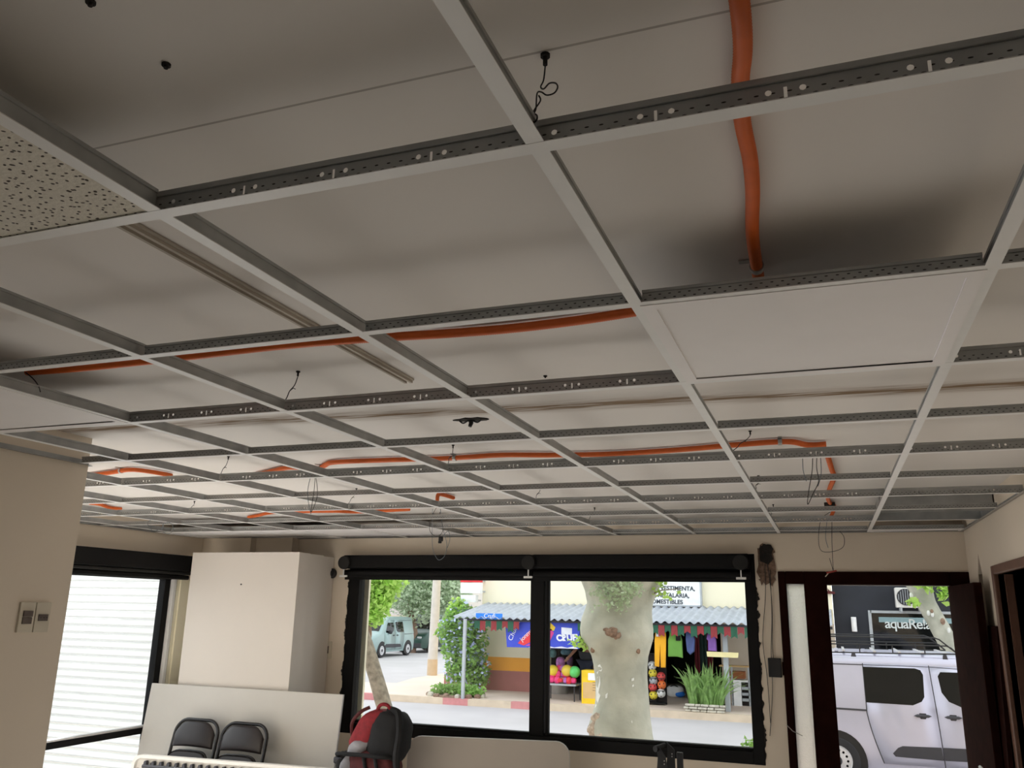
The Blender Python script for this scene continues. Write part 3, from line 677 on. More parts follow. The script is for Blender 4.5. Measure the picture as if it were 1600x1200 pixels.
# broken hole in the front wall between window and door, wires hanging from it
p = PY(1197, 872, YF-.002); t = thing('wall_cavity', p, 'broken open cavity in the wall between window and door, wires trailing', 'cavity')
rnd = random.Random(9)
sq = lambda x: math.copysign(abs(x)**.55, x)
MB().prism([p+V((.07*sq(math.cos(a_))*rnd.uniform(.75, 1.1), 0, .15*sq(math.sin(a_))*rnd.uniform(.85, 1.08)-.05)) for a_ in [i*2*math.pi/34 for i in range(34)]], (0, -.006, 0)).build('broken_plaster', M['brick_dust'], t)
MB().prism([p+V((.05*math.cos(a_)*rnd.uniform(.7, 1.2), -.007, .075*sq(math.sin(a_))*rnd.uniform(.8, 1.15)+.03)) for a_ in [i*2*math.pi/18 for i in range(18)]], (0, -.002, 0)).build('dark_opening', M['dark_hole'], t)
for k, pts in enumerate(([(1195, 880), (1196, 930), (1192, 1000), (1199, 1060), (1204, 1130)], [(1199, 880), (1206, 940), (1207, 1010), (1210, 1036)], [(1203, 890), (1206, 960), (1205, 1020), (1207, 1080), (1203, 1150)])):
    MB().tube(spline([PY(u, v, YF-.012) for u, v in pts], 8), .0022, 6).build('cable_strand', M['wire'], t)
for k, (u, v) in enumerate([(1196, 846), (1196, 851), (1200, 847), (1199, 855), (1181, 843), (1201, 856), (836, 841)]):
    pass
a, b_ = PX(1548, 1010, XR-.02), PX(1568, 1010, XR-.02); zt_ = PX(1550, 978, XR-.02).z  # dark board added in place of the deep shade beside the door leaf
t = thing('wooden_board', ((XR-.03), (a.y+b_.y)/2, 0), 'narrow dark board added as shade on the right wall between the door leaf and side doorway', 'board')  # added board standing in for shade, not a real wooden board
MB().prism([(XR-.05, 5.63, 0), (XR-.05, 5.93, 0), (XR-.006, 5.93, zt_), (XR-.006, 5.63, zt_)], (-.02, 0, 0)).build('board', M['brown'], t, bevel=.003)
MB().prism([(XR-.072, 5.60, 0), (XR-.072, 5.63, 0), (XR-.006, 5.63, zt_+.0), (XR-.006, 5.60, zt_+.0)], (-.022, 0, 0)).build('shade_edge_rail', M['brown'], t)

# ================================================================== furniture
# leaning board
t = thing('leaning_board', (-4.45, 5.75, 0), 'wide white board leaning against the corner casing behind the chairs', 'board')
b = MB(); b.prism([(-5.385, 5.945, 1.192), (-3.545, 5.945, 1.192), (-3.545, 5.80, .0), (-5.385, 5.80, .0)], (0, .018, 0)); b.build('panel', M['board'], t, bevel=.002)
b = MB(); b.prism([(-3.545, 5.945, 1.192), (-3.541, 5.945, 1.192), (-3.541, 5.80, 0), (-3.545, 5.80, 0)], (0, .018, 0)); b.build('edge_band', M['grey_edge'], t)
# folded chairs: local frame u right, w up the chair, n out of it
def folding_chair(cx, ybase, ytop, label, rz=0):
    hgt = .98; t = thing('folding_chair', (0, 0, 0), label, 'chair', 'folded chairs leaning on the board'); W = .205
    def arch(hw, top, bot, r, n=0):
        P = [(-hw-.012, n, bot), (-hw, n, top-r)]
        for k in range(1, 8): a_ = math.pi-math.pi/2*k/8; P.append((-hw+r+r*math.cos(a_), n, top-r+r*math.sin(a_)))
        P += [(-hw+r, n, top), (hw-r, n, top)]
        for k in range(1, 8): a_ = math.pi/2-math.pi/2*k/8; P.append((hw-r+r*math.cos(a_), n, top-r+r*math.sin(a_)))
        return P+[(hw, n, top-r), (hw+.012, n, bot)]
    MB().tube(arch(W, hgt, 0, .105), .0125, 10).build('back_frame', M['chair_metal'], t)
    def pad(a, b_):                                  # curved back pad
        x = -W+.018+2*(W-.018)*a; top = hgt-.016-.085*max(0, abs(x)/(W-.018)-.45)**2/.3; bot = hgt-.205+.010*(1-(x/W)**2)
        z = bot+(top-bot)*b_; return V((x, -.006-.018*(1-(x/W)**2)-.012*math.sin(math.pi*b_)**.5*(1-(abs(x)/W)**6), z))
    MB().grid(pad, 18, 10).build('backrest', M['vinyl'], t, solid=.012, angle=60)
    def seatp(z, m_):
        P = []
        for k in range(28):
            a_ = 2*math.pi*k/28; cx_, sz = math.cos(a_), math.sin(a_); e = .45
            P.append((.185*abs(cx_)**e*(1 if cx_ > 0 else -1), z, .55+.20*abs(sz)**e*(1 if sz > 0 else -1)*m_))
        return P
    MB().loft([seatp(-.052, .96), seatp(-.06, 1), seatp(-.045, 1), seatp(-.03, 1)]).build('seat', M['vinyl'], t, angle=40)
    MB().tube([(x, -.028, z) for x, _, z in seatp(0, 1.02)], .009, 8, closed=True).build('seat_frame', M['chair_metal'], t)
    for s in (-1, 1):
        MB().tube([(s*.175, -.02, .62), (s*.185, -.02, .30), (s*.19, -.02, .01)], .011, 8).build('rear_leg', M['chair_metal'], t)
        MB().cyl((s*(W+.012), 0, 0), (s*(W+.012), 0, .035), .016, 10).build('foot_cap', M['black'], t)
    MB().cyl((-.2, 0, .16), (.2, 0, .16), .008, 8).build('stretcher', M['chair_metal'], t)
    t.location = (cx, ybase, .003); lean = math.atan2(ytop-ybase, .97); t.rotation_euler = (-lean, 0, rz); return t
folding_chair(-4.735, 5.575, 5.80, 'left one of two black folding chairs leaning against the white board', 0)
folding_chair(-4.275, 5.565, 5.79, 'right one of two black folding chairs, with a soft shadow beside it', 0)
# white folding table on its long edge, underside towards the room
A = V((-4.965, 5.42, 0)); B = V((-3.20, 5.565, 0)); dx = (B-A).normalized(); dn = V((dx.y, -dx.x, 0))   # dn points to camera
t = thing('folding_table', (A+B)/2, 'white plastic folding table on its edge, ribbed underside facing the room', 'table'); LT = (B-A).length
def tp(x, z, n): return A+dx*x+dn*n+V((0, 0, z))
def rrect(x0, x1, z0, z1, r, n):
    P = []
    for cx_, cz_, a0 in ((x1-r, z1-r, 0), (x0+r, z1-r, 90), (x0+r, z0+r, 180), (x1-r, z0+r, 270)):
        for k in range(7): a_ = math.radians(a0+15*k); P.append(tp(cx_+r*math.cos(a_), cz_+r*math.sin(a_), n))
    return P
MB().loft([rrect(0, LT, .01, .75, .07, 0), rrect(0, LT, .01, .75, .07, .022)]).build('table_top', M['plastic_white'], t, bevel=.004)
rim = MB(); o1 = rrect(0, LT, .01, .75, .07, .022); o2 = rrect(0, LT, .01, .75, .07, .05); i2 = rrect(.022, LT-.022, .032, .728, .055, .05); i1 = rrect(.022, LT-.022, .032, .728, .055, .022); n_ = len(o1)
rim.add(o1+o2+i2+i1, [(k+a_*n_, (k+1) % n_+a_*n_, (k+1) % n_+(a_+1)*n_, k+(a_+1)*n_) for a_ in range(3) for k in range(n_)]); rim.build('rim', M['plastic_white'], t)
MB().tube([tp(.10, .675, .052), tp(LT-.10, .675, .052)], .013, 10).build('frame_rail', M['darkplastic'], t)
for x in [.12+.066*k for k in range(int((LT-.2)/.066))]:
    MB().prism([tp(x-.011, .683, .03), tp(x+.011, .683, .03), tp(x+.011, .700, .03), tp(x+.006, .712, .03), tp(x-.006, .712, .03), tp(x-.011, .700, .03)], dn*.03).build('rail_clip', M['darkplastic'], t)
ribs = MB()
for k in range(int(LT/.04)):
    x = .04+.04*k
    for r_ in range(3):
        z = .652-.03*r_; ribs.bar(tp(x+(.02 if r_ % 2 else 0)-.008, z, .0225), tp(x+(.02 if r_ % 2 else 0)+.008, z, .0225), .004, .006, dn)
tag(ribs.build('rib_slots', M['dark_hole'], t), kind='stuff')
MB().tube([tp(.17, .70, .045), tp(.16, .5, .055), tp(.15, .06, .06)], .013, 8).build('table_leg', M['chair_metal'], t); MB().tube([tp(LT-.17, .70, .045), tp(LT-.16, .5, .055), tp(LT-.15, .06, .06)], .013, 8).build('table_leg', M['chair_metal'], t)
# second table on edge below the window
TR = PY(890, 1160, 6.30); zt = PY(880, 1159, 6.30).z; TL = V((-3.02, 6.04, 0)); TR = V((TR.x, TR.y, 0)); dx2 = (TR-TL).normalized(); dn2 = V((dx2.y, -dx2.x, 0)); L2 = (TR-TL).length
t = thing('table_panel', (TL+TR)/2, 'off-white table top, darkened for shade, with rounded corner standing on edge under the window', 'table')
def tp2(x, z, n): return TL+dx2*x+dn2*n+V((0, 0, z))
def rr2(i, n):
    P = []; r = .1-i
    for cx_, cz_, a0 in ((L2-.1, zt-.1, 0), (.1, zt-.1, 90), (.1, .1, 180), (L2-.1, .1, 270)):
        for k in range(7): a_ = math.radians(a0+15*k); P.append(tp2(cx_+r*math.cos(a_), cz_+r*math.sin(a_), n))
    return P
M['panel_shaded'] = mat('shaded_white_laminate', (178, 168, 156), .5, var=.03, scale=3)  # off-white laminate with its shade mixed into the colour
MB().loft([rr2(.002, -.028), rr2(.002, .0)]).build('panel', M['panel_shaded'], t); MB().loft([rr2(0, -.026), rr2(0, -.002)], caps=False).build('edge_band', M['grey_edge'], t, solid=.003)
# black folding stand in front of the window
yb = 5.6
def bq(u, v): return PY(u, v, yb)
t = thing('folding_stand', V((bq(1045, 1160).x, yb, 0)), 'black folded metal stand with hinged top in front of the window', 'stand')
k_ = lambda pts, y: [V((bq(u, v).x, y, bq(u, v).z)) for u, v in pts]
pl = k_([(1029, 1168), (1041, 1159), (1054, 1172), (1055, 1200)], yb); x0, x1 = pl[3].x-.11, pl[3].x
MB().prism(pl[1:3]+[pl[3], V((x1, yb, .02)), V((x1-.055, yb, .02)), V((x1-.055, yb, pl[3].z)), bq(1043, 1174)], (0, .008, 0)).build('side_plate', M['black'], t)
MB().prism(k_([(1029, 1168), (1034, 1166), (1043, 1180), (1046, 1200)], yb-.07)+[V((x1-.045, yb-.07, .02)), V((x1-.10, yb-.07, .02)), V((x1-.10, yb-.07, bq(1034, 1200).z)), bq(1031, 1180)+V((0, -.07, 0))], (0, .008, 0)).build('side_plate', M['black'], t)
a = bq(1041, 1163); MB().cyl((a.x-.01, yb+.01, a.z-.01), (a.x-.055, yb-.08, a.z-.02), .018, 14).build('hinge_roll', M['cap'], t)
for u, v in ((1050, 1178), (1050, 1182)):
    a = bq(u, v); MB().cyl((a.x, yb-.002, a.z), (a.x, yb+.001, a.z), .004, 8).build('rivet', M['clip'], t)
for u, v in ((1038, 1189), (1038, 1194)):
    a = PY(u, v, yb-.07); MB().cyl((a.x, yb-.073, a.z), (a.x, yb-.069, a.z), .004, 8).build('rivet', M['clip'], t)
a = bq(1061, 1190); MB().box((a.x-.014, yb, .0), (a.x+.022, yb+.03, bq(1061, 1176).z)).build('upright', M['black'], t, bevel=.002)

# backpack on a low stool
S = V((-3.14, 5.82, 0)); st = thing('low_stool', S, 'plain low wooden stool carrying the backpack', 'stool')
MB().box(S+V((-.2, -.16, .47)), S+V((.2, .16, .5))).build('seat', M['brown_frame'], st, bevel=.004)
for a_, b_ in ((-1, -1), (1, -1), (1, 1), (-1, 1)): MB().bar(S+V((a_*.17, b_*.13, 0)), S+V((a_*.16, b_*.12, .47)), .035, .035, (0, 1, 0)).build('leg', M['brown_frame'], st)
K = V((-3.17, 5.80, .503)); bp = thing('backpack', K, 'red, black and grey hiking backpack standing below the front window', 'backpack')
def sup(e):
    def f(q_):
        g = lambda x: (abs(x)**e)*(1 if x >= 0 else -1)
        return V((g(q_.x), g(q_.y), g(q_.z)))
    return f
def blob(name, c, r, m, e=.62, fn=None, nu=24, nv=16):
    b = MB(); b.ball(K+V(c), r, nu, nv, sup(e)); 
    for i, p_ in enumerate(b.v):
        p_ += V((noise.noise(p_*9), noise.noise(p_*9+V((5, 1, 0))), noise.noise(p_*9+V((1, 7, 3)))))*.014+V((0, noise.noise(p_*26)*.012, noise.noise(p_*22+V((3, 3, 0)))*.008))
        if fn: b.v[i] = fn(p_)
    return b.build(name, m, bp, angle=70)
def leanx(p_): z = p_.z-K.z; return V((p_.x+(.06*max(0, z-.2)/.4), p_.y, p_.z))
blob('lower_pouch', (.02, -.02, .17), (.20, .13, .19), M['maroon'], .6)
blob('upper_body', (.085, .0, .43), (.15, .13, .19), M['black_cloth'], .7, leanx)
blob('red_lid', (-.035, .01, .47), (.125, .125, .155), M['red_cloth'], .75, lambda p_: V((p_.x+.55*(p_.z-K.z-.47), p_.y, p_.z)))
blob('grey_panel', (-.085, -.03, .355), (.085, .105, .075), M['grey_cloth'], .7, lambda p_: V((p_.x+.5*(p_.z-K.z-.355), p_.y, p_.z)))
blob('grey_side_pouch', (-.15, -.03, .16), (.075, .12, .15), M['grey_cloth'], .65)
blob('side_pocket', (-.215, -.0, .18), (.06, .11, .14), M['black_cloth'], .6)
MB().tube(spline([K+V((-.26, -.06, .30)), K+V((-.2, -.15, .325)), K+V((0, -.165, .33)), K+V((.16, -.15, .325)), K+V((.22, -.05, .32))], 6), .014, 8).build('compression_strap', M['black_cloth'], bp)
for x in (.03, .12): MB().tube(spline([K+V((x-.03, -.15, .325)), K+V((x, -.165, .24)), K+V((x+.03, -.165, .12)), K+V((x+.035, -.15, .02))], 6), .014, 8).build('front_strap', M['black_cloth'], bp)
MB().tube(spline([K+V((.12, -.02, .62)), K+V((.215, -.06, .60)), K+V((.25, -.1, .48)), K+V((.245, -.12, .33)), K+V((.265, -.12, .18)), K+V((.285, -.1, .06))], 6), [.03]*11+[.026]*10+[.022]*10, 8).build('shoulder_strap', M['black_cloth'], bp)
MB().tube(spline([K+V((-.18, .0, .40)), K+V((-.16, -.06, .52)), K+V((-.09, -.07, .60)), K+V((-.03, -.04, .635))], 6), .013, 8).build('lid_piping', M['maroon'], bp)
MB().tube(spline([K+V((.02, -.03, .60)), K+V((.06, -.05, .655)), K+V((.12, -.05, .655)), K+V((.155, -.03, .59))], 6), .013, 8).build('grab_handle', M['red_cloth'], bp)
MB().box(K+V((-.28, -.09, .245)), K+V((-.18, -.05, .29))).build('strap_buckle', M['darkplastic'], bp, bevel=.01)
#@@EXT
# ================================================================== the street
ZR, ZP = -.45, -.30                        # road, pavements
YW, YO = 22.6, 20.55                       # shop wall, awning posts
sobj('road', MB().box((-90, 6.8, ZR-.3), (60, 120, ZR)).box((-60, -40, ZR-.3), (XL-.2, 6.8, ZR)), M['asphalt'])
sobj('pavement_near', MB().box((-40, 6.8, ZR), (30, 12.9, ZP)), M['pave'])
pv = MB(); pp = [(-14.5, 20.12), (30, 20.42), (30, 60), (-12.5, 60), (-12.4, 25), (-12, 23.1), (-14.5, 22.5)]
pv.prism([(x, y, ZR) for x, y in pp], (0, 0, ZP-ZR)); pvo = sobj('pavement_far', pv, M['pave'])
MB().bar((-14.5, 20.06, (ZR+ZP)/2), (30, 20.36, (ZR+ZP)/2), .16, ZP-ZR+.004).build('kerb', M['curb'], pvo)
for u0, u1 in ((694, 735), (800, 850), (560, 600)):
    a = PY(u0, 1095, 20.1); b = PY(u1, 1100, 20.2); f = lambda x: 20.06+(x+14.5)*.3/44.5-.002
    MB().bar((a.x, f(a.x), (ZR+ZP)/2), (b.x, f(b.x), (ZR+ZP)/2), .165, ZP-ZR+.01).build('painted_kerb', M['curb_red'], pvo)

# ---- white roller shutter closing the porch left of the side window
t = struct('door_3', (-7.6, 7.0, 0))
NS = 36; P_ = .074; mesh0 = None
for k in range(NS):
    z = -.1+k*P_
    if mesh0 is None:
        b = MB(); prof = [(.008, 0), (-.010, .006), (-.026, .020), (-.028, .034), (-.020, .050), (-.004, .062), (.008, .068), (.014, .070), (.014, 0)]
        b.prism([(-2.1, p_[0], p_[1]) for p_ in prof], (4.2, 0, 0)); o = b.build('slat', M['shutter']); o.parent = t; mesh0 = o.data
    else:
        o = bpy.data.objects.new('slat', mesh0); C.objects.link(o); o.parent = t
    o.location = (0, 0, z)
for x in (-9.75, -5.5): MB().box((x-.04, 6.97, ZR), (x+.04, 7.05, 2.6)).build('side_rail', M['white_metal'], t)
sobj('trim_3', MB().box((-9.8, 6.9, 2.56), (-5.45, 7.1, 3.0)), M['cream'])

# ---- vans
def make_van(name, label, paint, wb=2.78, L0=-.72, L1=3.68, roof=1.765, Wd=1.82, rack=False, two_tone=None, grp=None, windows=None):
    t = thing(name, (0, 0, 0), label, 'van', grp)
    def f(z):
        if z < .6: return .05*((.6-z)/.4)**2
        if z < 1.06: return .02*((z-.6)/.46)**2
        return .02+.155*(z-1.06)/.7
    def top(x):
        pts = [(L0, roof-.06), (L0+.15, roof), (1.7, roof+.01), (2.0, roof-.05), (2.75, 1.13), (3.3, 1.0), (3.55, .84), (L1, .62)]
        for (a, b_), (c, d) in zip(pts, pts[1:]):
            if a <= x <= c: return b_+(d-b_)*(x-a)/(c-a)
        return pts[-1][1]
    def hw(x):                                   # nose and tail taper
        return .0+(.16*max(0, (x-3.1)/.58)**2)+(.05*max(0, (L0+.2-x)/.2)**2)
    rings = []
    for x in [L0, L0+.06, L0+.2, 0, .45, .9, 1.3, 1.7, 1.9, 2.05, 2.3, 2.55, 2.75, 2.95, 3.2, 3.4, 3.55, 3.63, L1]:
        zt = top(x); z0 = .24+(.1 if x in (L0, L1) else 0); zs = [z0, .4, .6, .8, 1.06, 1.3, 1.5, zt-.14, zt-.08]
        zs = sorted(min(z, zt-.08) for z in zs); R_ = [(x, f(z)+hw(x), z) for z in zs]
        e = f(zs[-1])+hw(x); R_ += [(x, e+.035, zt-.03), (x, e+.10, zt-.004), (x, e+.3, zt+.02)]
        rings.append(R_+[(q_[0], Wd-q_[1], q_[2]) for q_ in reversed(R_)])
    MB().loft(rings).build('body', M[paint], t, angle=50)
    def side(s, pts, off):                       # map (x,z) on a side, off = proud distance
        out = []
        for x, z in pts:
            y = f(z)+hw(x)-off; out.append(V((x, y if s < 0 else Wd-y, z)))
        return out
    def skin(nm, lf, rf, z0, z1, m, s, n=12, off=.004, par=None):
        b = MB()
        for k in range(n+1):
            z = z0+(z1-z0)*k/n; b.v += side(s, [(lf(z), z), ((lf(z)+rf(z))/2, z), (rf(z), z)], off)
        b.f = [(k*3+j, k*3+j+1, k*3+j+4, k*3+j+3) for k in range(n) for j in range(2)]
        return b.build(nm, m, par or t, solid=.006)
    rg = lambda z: .44 if z > .93 else .45+.16*((.93-z)/.6)**1.3
    fg = lambda z: 1.30+.07*max(0, (1.66-z)/1.3)
    seams = M['darkplastic']
    for s in (-1, 1):
        sd = skin('sliding_door', lambda z: rg(z)+.006, lambda z: fg(z)-.006, .33, roof-.13, M[paint], s)
        fd = skin('front_door', lambda z: fg(z)+.006, lambda z: (2.42 if z < 1.06 else 2.42-.62*(z-1.06)/.62), .33, roof-.14, M[paint], s)
        for par, lo, hi in ((t, rg, None), (t, fg, None)):
            MB().tube(side(s, [(lo(.33+(roof-.46)*k/14), .33+(roof-.46)*k/14) for k in range(15)], .002), .006, 6).build('door_seam', seams, t)
        MB().tube(side(s, [(-.5, roof-.155), (.44, roof-.15), (1.3, roof-.148), (1.85, roof-.17)], .002), .007, 6).build('gutter_seam', seams, t)
        MB().prism(side(s, [(.443, 1.588), (1.12, 1.592), (1.19, 1.57), (1.217, 1.51), (1.20, 1.22), (1.16, 1.16), (1.044, 1.108), (.443, 1.116)], .012), (0, .006*(-s), 0)).build('window_pane', M['vanglass'], sd)
        MB().prism(side(s, [(1.402, 1.50), (1.44, 1.555), (1.95, 1.56), (2.28, 1.16), (2.25, 1.10), (1.68, 1.10), (1.50, 1.176), (1.425, 1.29)], .012), (0, .006*(-s), 0)).build('window_pane', M['vanglass'], fd)
        for x, par in ((1.155, sd), (1.53, fd)):
            z = .975; g = MB()
            g.loft([[side(s, [(x+dx_*k_, z+dz_*k_2)], o_)[0] for dx_, dz_ in ((-1, 0), (-.6, .9), (.6, .9), (1, .1), (.6, -.9), (-.6, -.9))] for o_, k_, k_2 in ((.004, .115, .022), (.03, .105, .017), (.036, .09, .01))])
            g.build('door_handle', M['darkplastic'], par)
            MB().prism(side(s, [(x-.055, z), (x-.04, z+.035), (x+.04, z+.035), (x+.055, z), (x+.03, z-.04), (x-.03, z-.04)], .008), (0, .004*(-s), 0)).build('handle_cup', M['darkplastic'], par)
        MB().prism(side(s, [(L0+.12, 1.034), (.44, 1.022), (.44, .998), (L0+.12, 1.008)], .006), (0, .008*(-s), 0)).build('slide_rail', M['darkplastic'], t)
        MB().prism(side(s, [(.729, .47), (.80, .545), (.86, .572), (1.345, .585), (1.36, .42), (.76, .43)], .018), (0, .02*(-s), 0)).build('side_moulding', M['darkplastic'], t, bevel=.006)
        MB().prism(side(s, [(1.375, .42), (1.365, .585), (2.30, .60), (2.38, .44)], .018), (0, .02*(-s), 0)).build('side_moulding', M['darkplastic'], t, bevel=.006)
        y1 = -.006 if s < 0 else Wd+.006
        for wx in (0, wb):
            q_ = [(wx+.40*math.cos(a_), .31+.42*math.sin(a_)) for a_ in [math.radians(-25+230*k/22) for k in range(23)]]
            MB().prism([V((x, y1, z)) for x, z in q_], (0, .10*(-s), 0)).build('wheel_arch', M['black'], t)
            w_ = thing('wheel', (0, 0, 0), None, None); w_.parent = t
            yc = y1-s*.005*-1
            Y0 = -.02 if s < 0 else Wd+.02; dY = -s
            prof = [(.20, .02), (.24, .0), (.30, .006), (.322, .03), (.325, .10), (.32, .19), (.24, .21)]
            b = MB(); b.loft([[(wx+r_*math.cos(2*math.pi*k/36), Y0+dY*y_, .325+r_*math.sin(2*math.pi*k/36)) for k in range(36)] for r_, y_ in prof]); b.build('tyre', M['tyre'], w_)
            b = MB(); b.loft([[(wx+r_*math.cos(2*math.pi*k/36), Y0+dY*y_, .325+r_*math.sin(2*math.pi*k/36)) for k in range(36)] for r_, y_ in [(.205, .012), (.20, .004), (.185, .012), (.165, .022), (.10, .010), (.07, .004)]]); b.build('rim', M['rim'], w_)
            b = MB()
            for k in range(14):
                a_ = 2*math.pi*k/14; c_ = V((wx+.142*math.cos(a_), Y0+dY*.012, .325+.142*math.sin(a_))); b.cyl(c_, c_+V((0, dY*.012, 0)), .017, 10)
            tag(b.build('rim_holes', M['black'], w_), kind='stuff')
            MB().cyl((wx, Y0-dY*.004, .325), (wx, Y0+dY*.02, .325), .066, 20).build('hub_cap', M['darkplastic'], w_)
        MB().ball(side(s, [(2.02, 1.13)], .11)[0], (.06, .10, .09), 12, 8, sup(.7) if 'sup' in globals() else None).build('wing_mirror', M['darkplastic'], t)
        MB().prism(side(s, [(L0+.03, .95), (L0+.10, .95), (L0+.10, 1.35), (L0+.03, 1.35)], .004), (0, .006*(-s), 0)).build('tail_lamp', M['curb_red'], t)
    # windscreen, headlamps, bumper, plate
    ws = [(2.08, .24), (2.70, .10)]
    MB().prism([(2.06, .30, top(2.06)+.012), (2.70, .17, top(2.70)+.012), (2.70, Wd-.17, top(2.70)+.012), (2.06, Wd-.30, top(2.06)+.012)], (.006, 0, .006)).build('windscreen', M['vanglass'], t)
    MB().box((L0-.012, .25, 1.08), (L0-.002, Wd-.25, 1.55)).build('rear_window', M['vanglass'], t)
    MB().box((L1-.18, .17, .26), (L1+.03, Wd-.17, .5)).build('bumper', M['darkplastic'], t, bevel=.03)
    MB().box((L0-.07, .1, .30), (L0+.05, Wd-.1, .5)).build('bumper', M['darkplastic'], t, bevel=.03)
    for y_ in (.20, Wd-.46): MB().box((3.45, y_, .70), (3.62, y_+.26, .82)).build('head_lamp', M['rim'], t, bevel=.03)
    if rack:
        rk = thing('roof_rack', (0, 0, 0), None, None); rk.parent = t
        for s in (-1, 1):
            y_ = f(1.63)+.055 if s < 0 else Wd-f(1.63)-.055
            MB().tube([(L0+.1, y_, 1.763), (1.0, y_, 1.785), (1.70, y_, 1.80)], .009, 8).build('rail', M['black'], rk)
            MB().tube([(L0+.1, y_, 1.882), (1.0, y_, 1.90), (1.56, y_, 1.905), (1.62, y_, 1.88), (1.70, y_, 1.80)], .009, 8).build('rail', M['black'], rk)
            MB().tube([(L0+.1, y_, 1.763), (L0+.1, y_, 1.99), (1.0, y_, 2.005), (1.42, y_, 2.012), (1.48, y_, 1.99), (1.70, y_, 1.80)], .010, 8).build('rail', M['black'], rk)
            for x, zt in ((-.02, 1.99), (.42, 1.89), (.86, 1.895), (1.28, 1.90)): MB().cyl((x, y_, 1.78), (x, y_, zt), .008, 8).build('upright', M['black'], rk)
            for x in (.33, 1.53): MB().loft([[(x+a_*w_, y_+b_*.02, z) for a_, b_ in ((-1, -1), (1, -1), (1, 1), (-1, 1))] for z, w_ in ((1.70, .042), (1.74, .03), (1.785, .02))]).build('mounting_foot', M['darkplastic'], rk)
        for x in (-.3, .2, .62, .95, 1.25, 1.55): MB().bar((x, .2, 1.80), (x, Wd-.2, 1.80), .035, .02).build('cross_bar', M['rim'], rk)
        for x in (-.3, .1, .5, .9, 1.3): MB().bar((x-.0, .33, roof+.022), (x, Wd-.33, roof+.022), .05, .012).build('roof_rib', M[paint], t)
    return t
M['van_green'] = mat('grey_green_car_paint', (150, 172, 172), .3, metal=.3, var=.02); M['van_dark'] = mat('dark_green_car_paint', (40, 74, 66), .3, metal=.1, var=.02)
v1 = make_van('van', 'silver delivery van with a black roof rack parked right outside the open door', 'vanpaint', rack=True); v1.location = (-.053, 13.55, ZR)
v2 = make_van('van', 'grey green minivan parked across the road by the leaning trunk', 'van_green', wb=2.64, roof=1.80, Wd=1.75); v2.rotation_euler = (0, 0, -math.pi/2); v2.location = (-19.6-1.75, 38.7, ZR)
v3 = make_van('van', 'dark green van parked behind the concrete pole', 'van_dark', roof=1.9); v3.rotation_euler = (0, 0, -math.pi/2); v3.location = (-19.75-1.82, 44.5, ZR)

# ---- the sports shop across the road
def xs(u, v, Y): return PY(u, v, Y).x
X0 = xs(752, 1000, YW); XO0, XO1 = xs(857, 1000, YW), xs(1126, 1000, YW); XE = xs(1297, 1000, YW); ZO = 1.93
sh = thing('shop_building', ((X0+XE)/2, YW, ZP), 'cream shop with orange and brown painted base across the road', 'building')
zb0, zb1 = PY(790, 1048, YW).z, PY(790, 1027, YW).z
w_ = MB(); w_.box((X0, YW, ZP), (XO0, YW+.25, 6.5)); w_.box((XO0, YW, ZO), (XO1, YW+.25, 6.5)); w_.box((XO1, YW, ZO), (XE, YW+.25, 6.5)); w_.build('upper_wall', M['cream'], sh)
MB().box((XO1, YW, ZP), (XE, YW+.25, ZO)).build('side_wall', M['tan'], sh)
MB().box((X0-.004, YW-.015, zb0), (XO0, YW, zb1)).build('orange_band', M['orange_band'], sh); MB().box((X0-.004, YW-.02, ZP), (XO0, YW, zb0)).build('brown_base', M['brown_band'], sh)
MB().box((X0, YW+.25, ZP), (X0+.25, YW+9, 6.5)).build('end_wall', M['cream'], sh); MB().box((X0, YW, 6.5), (XE, YW+9, 6.7)).build('roof', M['tan'], sh)
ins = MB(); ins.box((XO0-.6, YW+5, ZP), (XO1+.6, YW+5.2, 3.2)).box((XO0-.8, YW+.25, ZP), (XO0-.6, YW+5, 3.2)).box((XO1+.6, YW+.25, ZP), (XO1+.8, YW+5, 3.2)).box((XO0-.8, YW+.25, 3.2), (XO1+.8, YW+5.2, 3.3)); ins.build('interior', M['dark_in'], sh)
# curtains in the opening
M['curtain_red'] = mat('dark_red_curtain', (112, 30, 44), .85, var=.15, scale=5); M['curtain_green'] = mat('dark_green_curtain', (34, 62, 58), .85, var=.15, scale=5)
for k, (u0, u1, m_) in enumerate(((1084, 1092, 'curtain_red'), (1092, 1104, 'curtain_green'), (1104, 1112, 'curtain_red'))):
    a, b_ = xs(u0, 1000, YW), xs(u1, 1000, YW); MB().grid(lambda p_, q_: V((a+(b_-a)*p_, YW+.1+.03*math.sin(p_*14), .35+(ZO-.35)*q_)), 14, 3).build('curtain', M[m_], sh, solid=.01)
# low brown planter wall at the left end
a = PY(695, 1060, YW); MB().box((a.x, YW-.05, ZP), (X0, YW+1.2, PY(695, 1058, YW).z+.12)).build('planter_wall', M['brown_band'], sh)
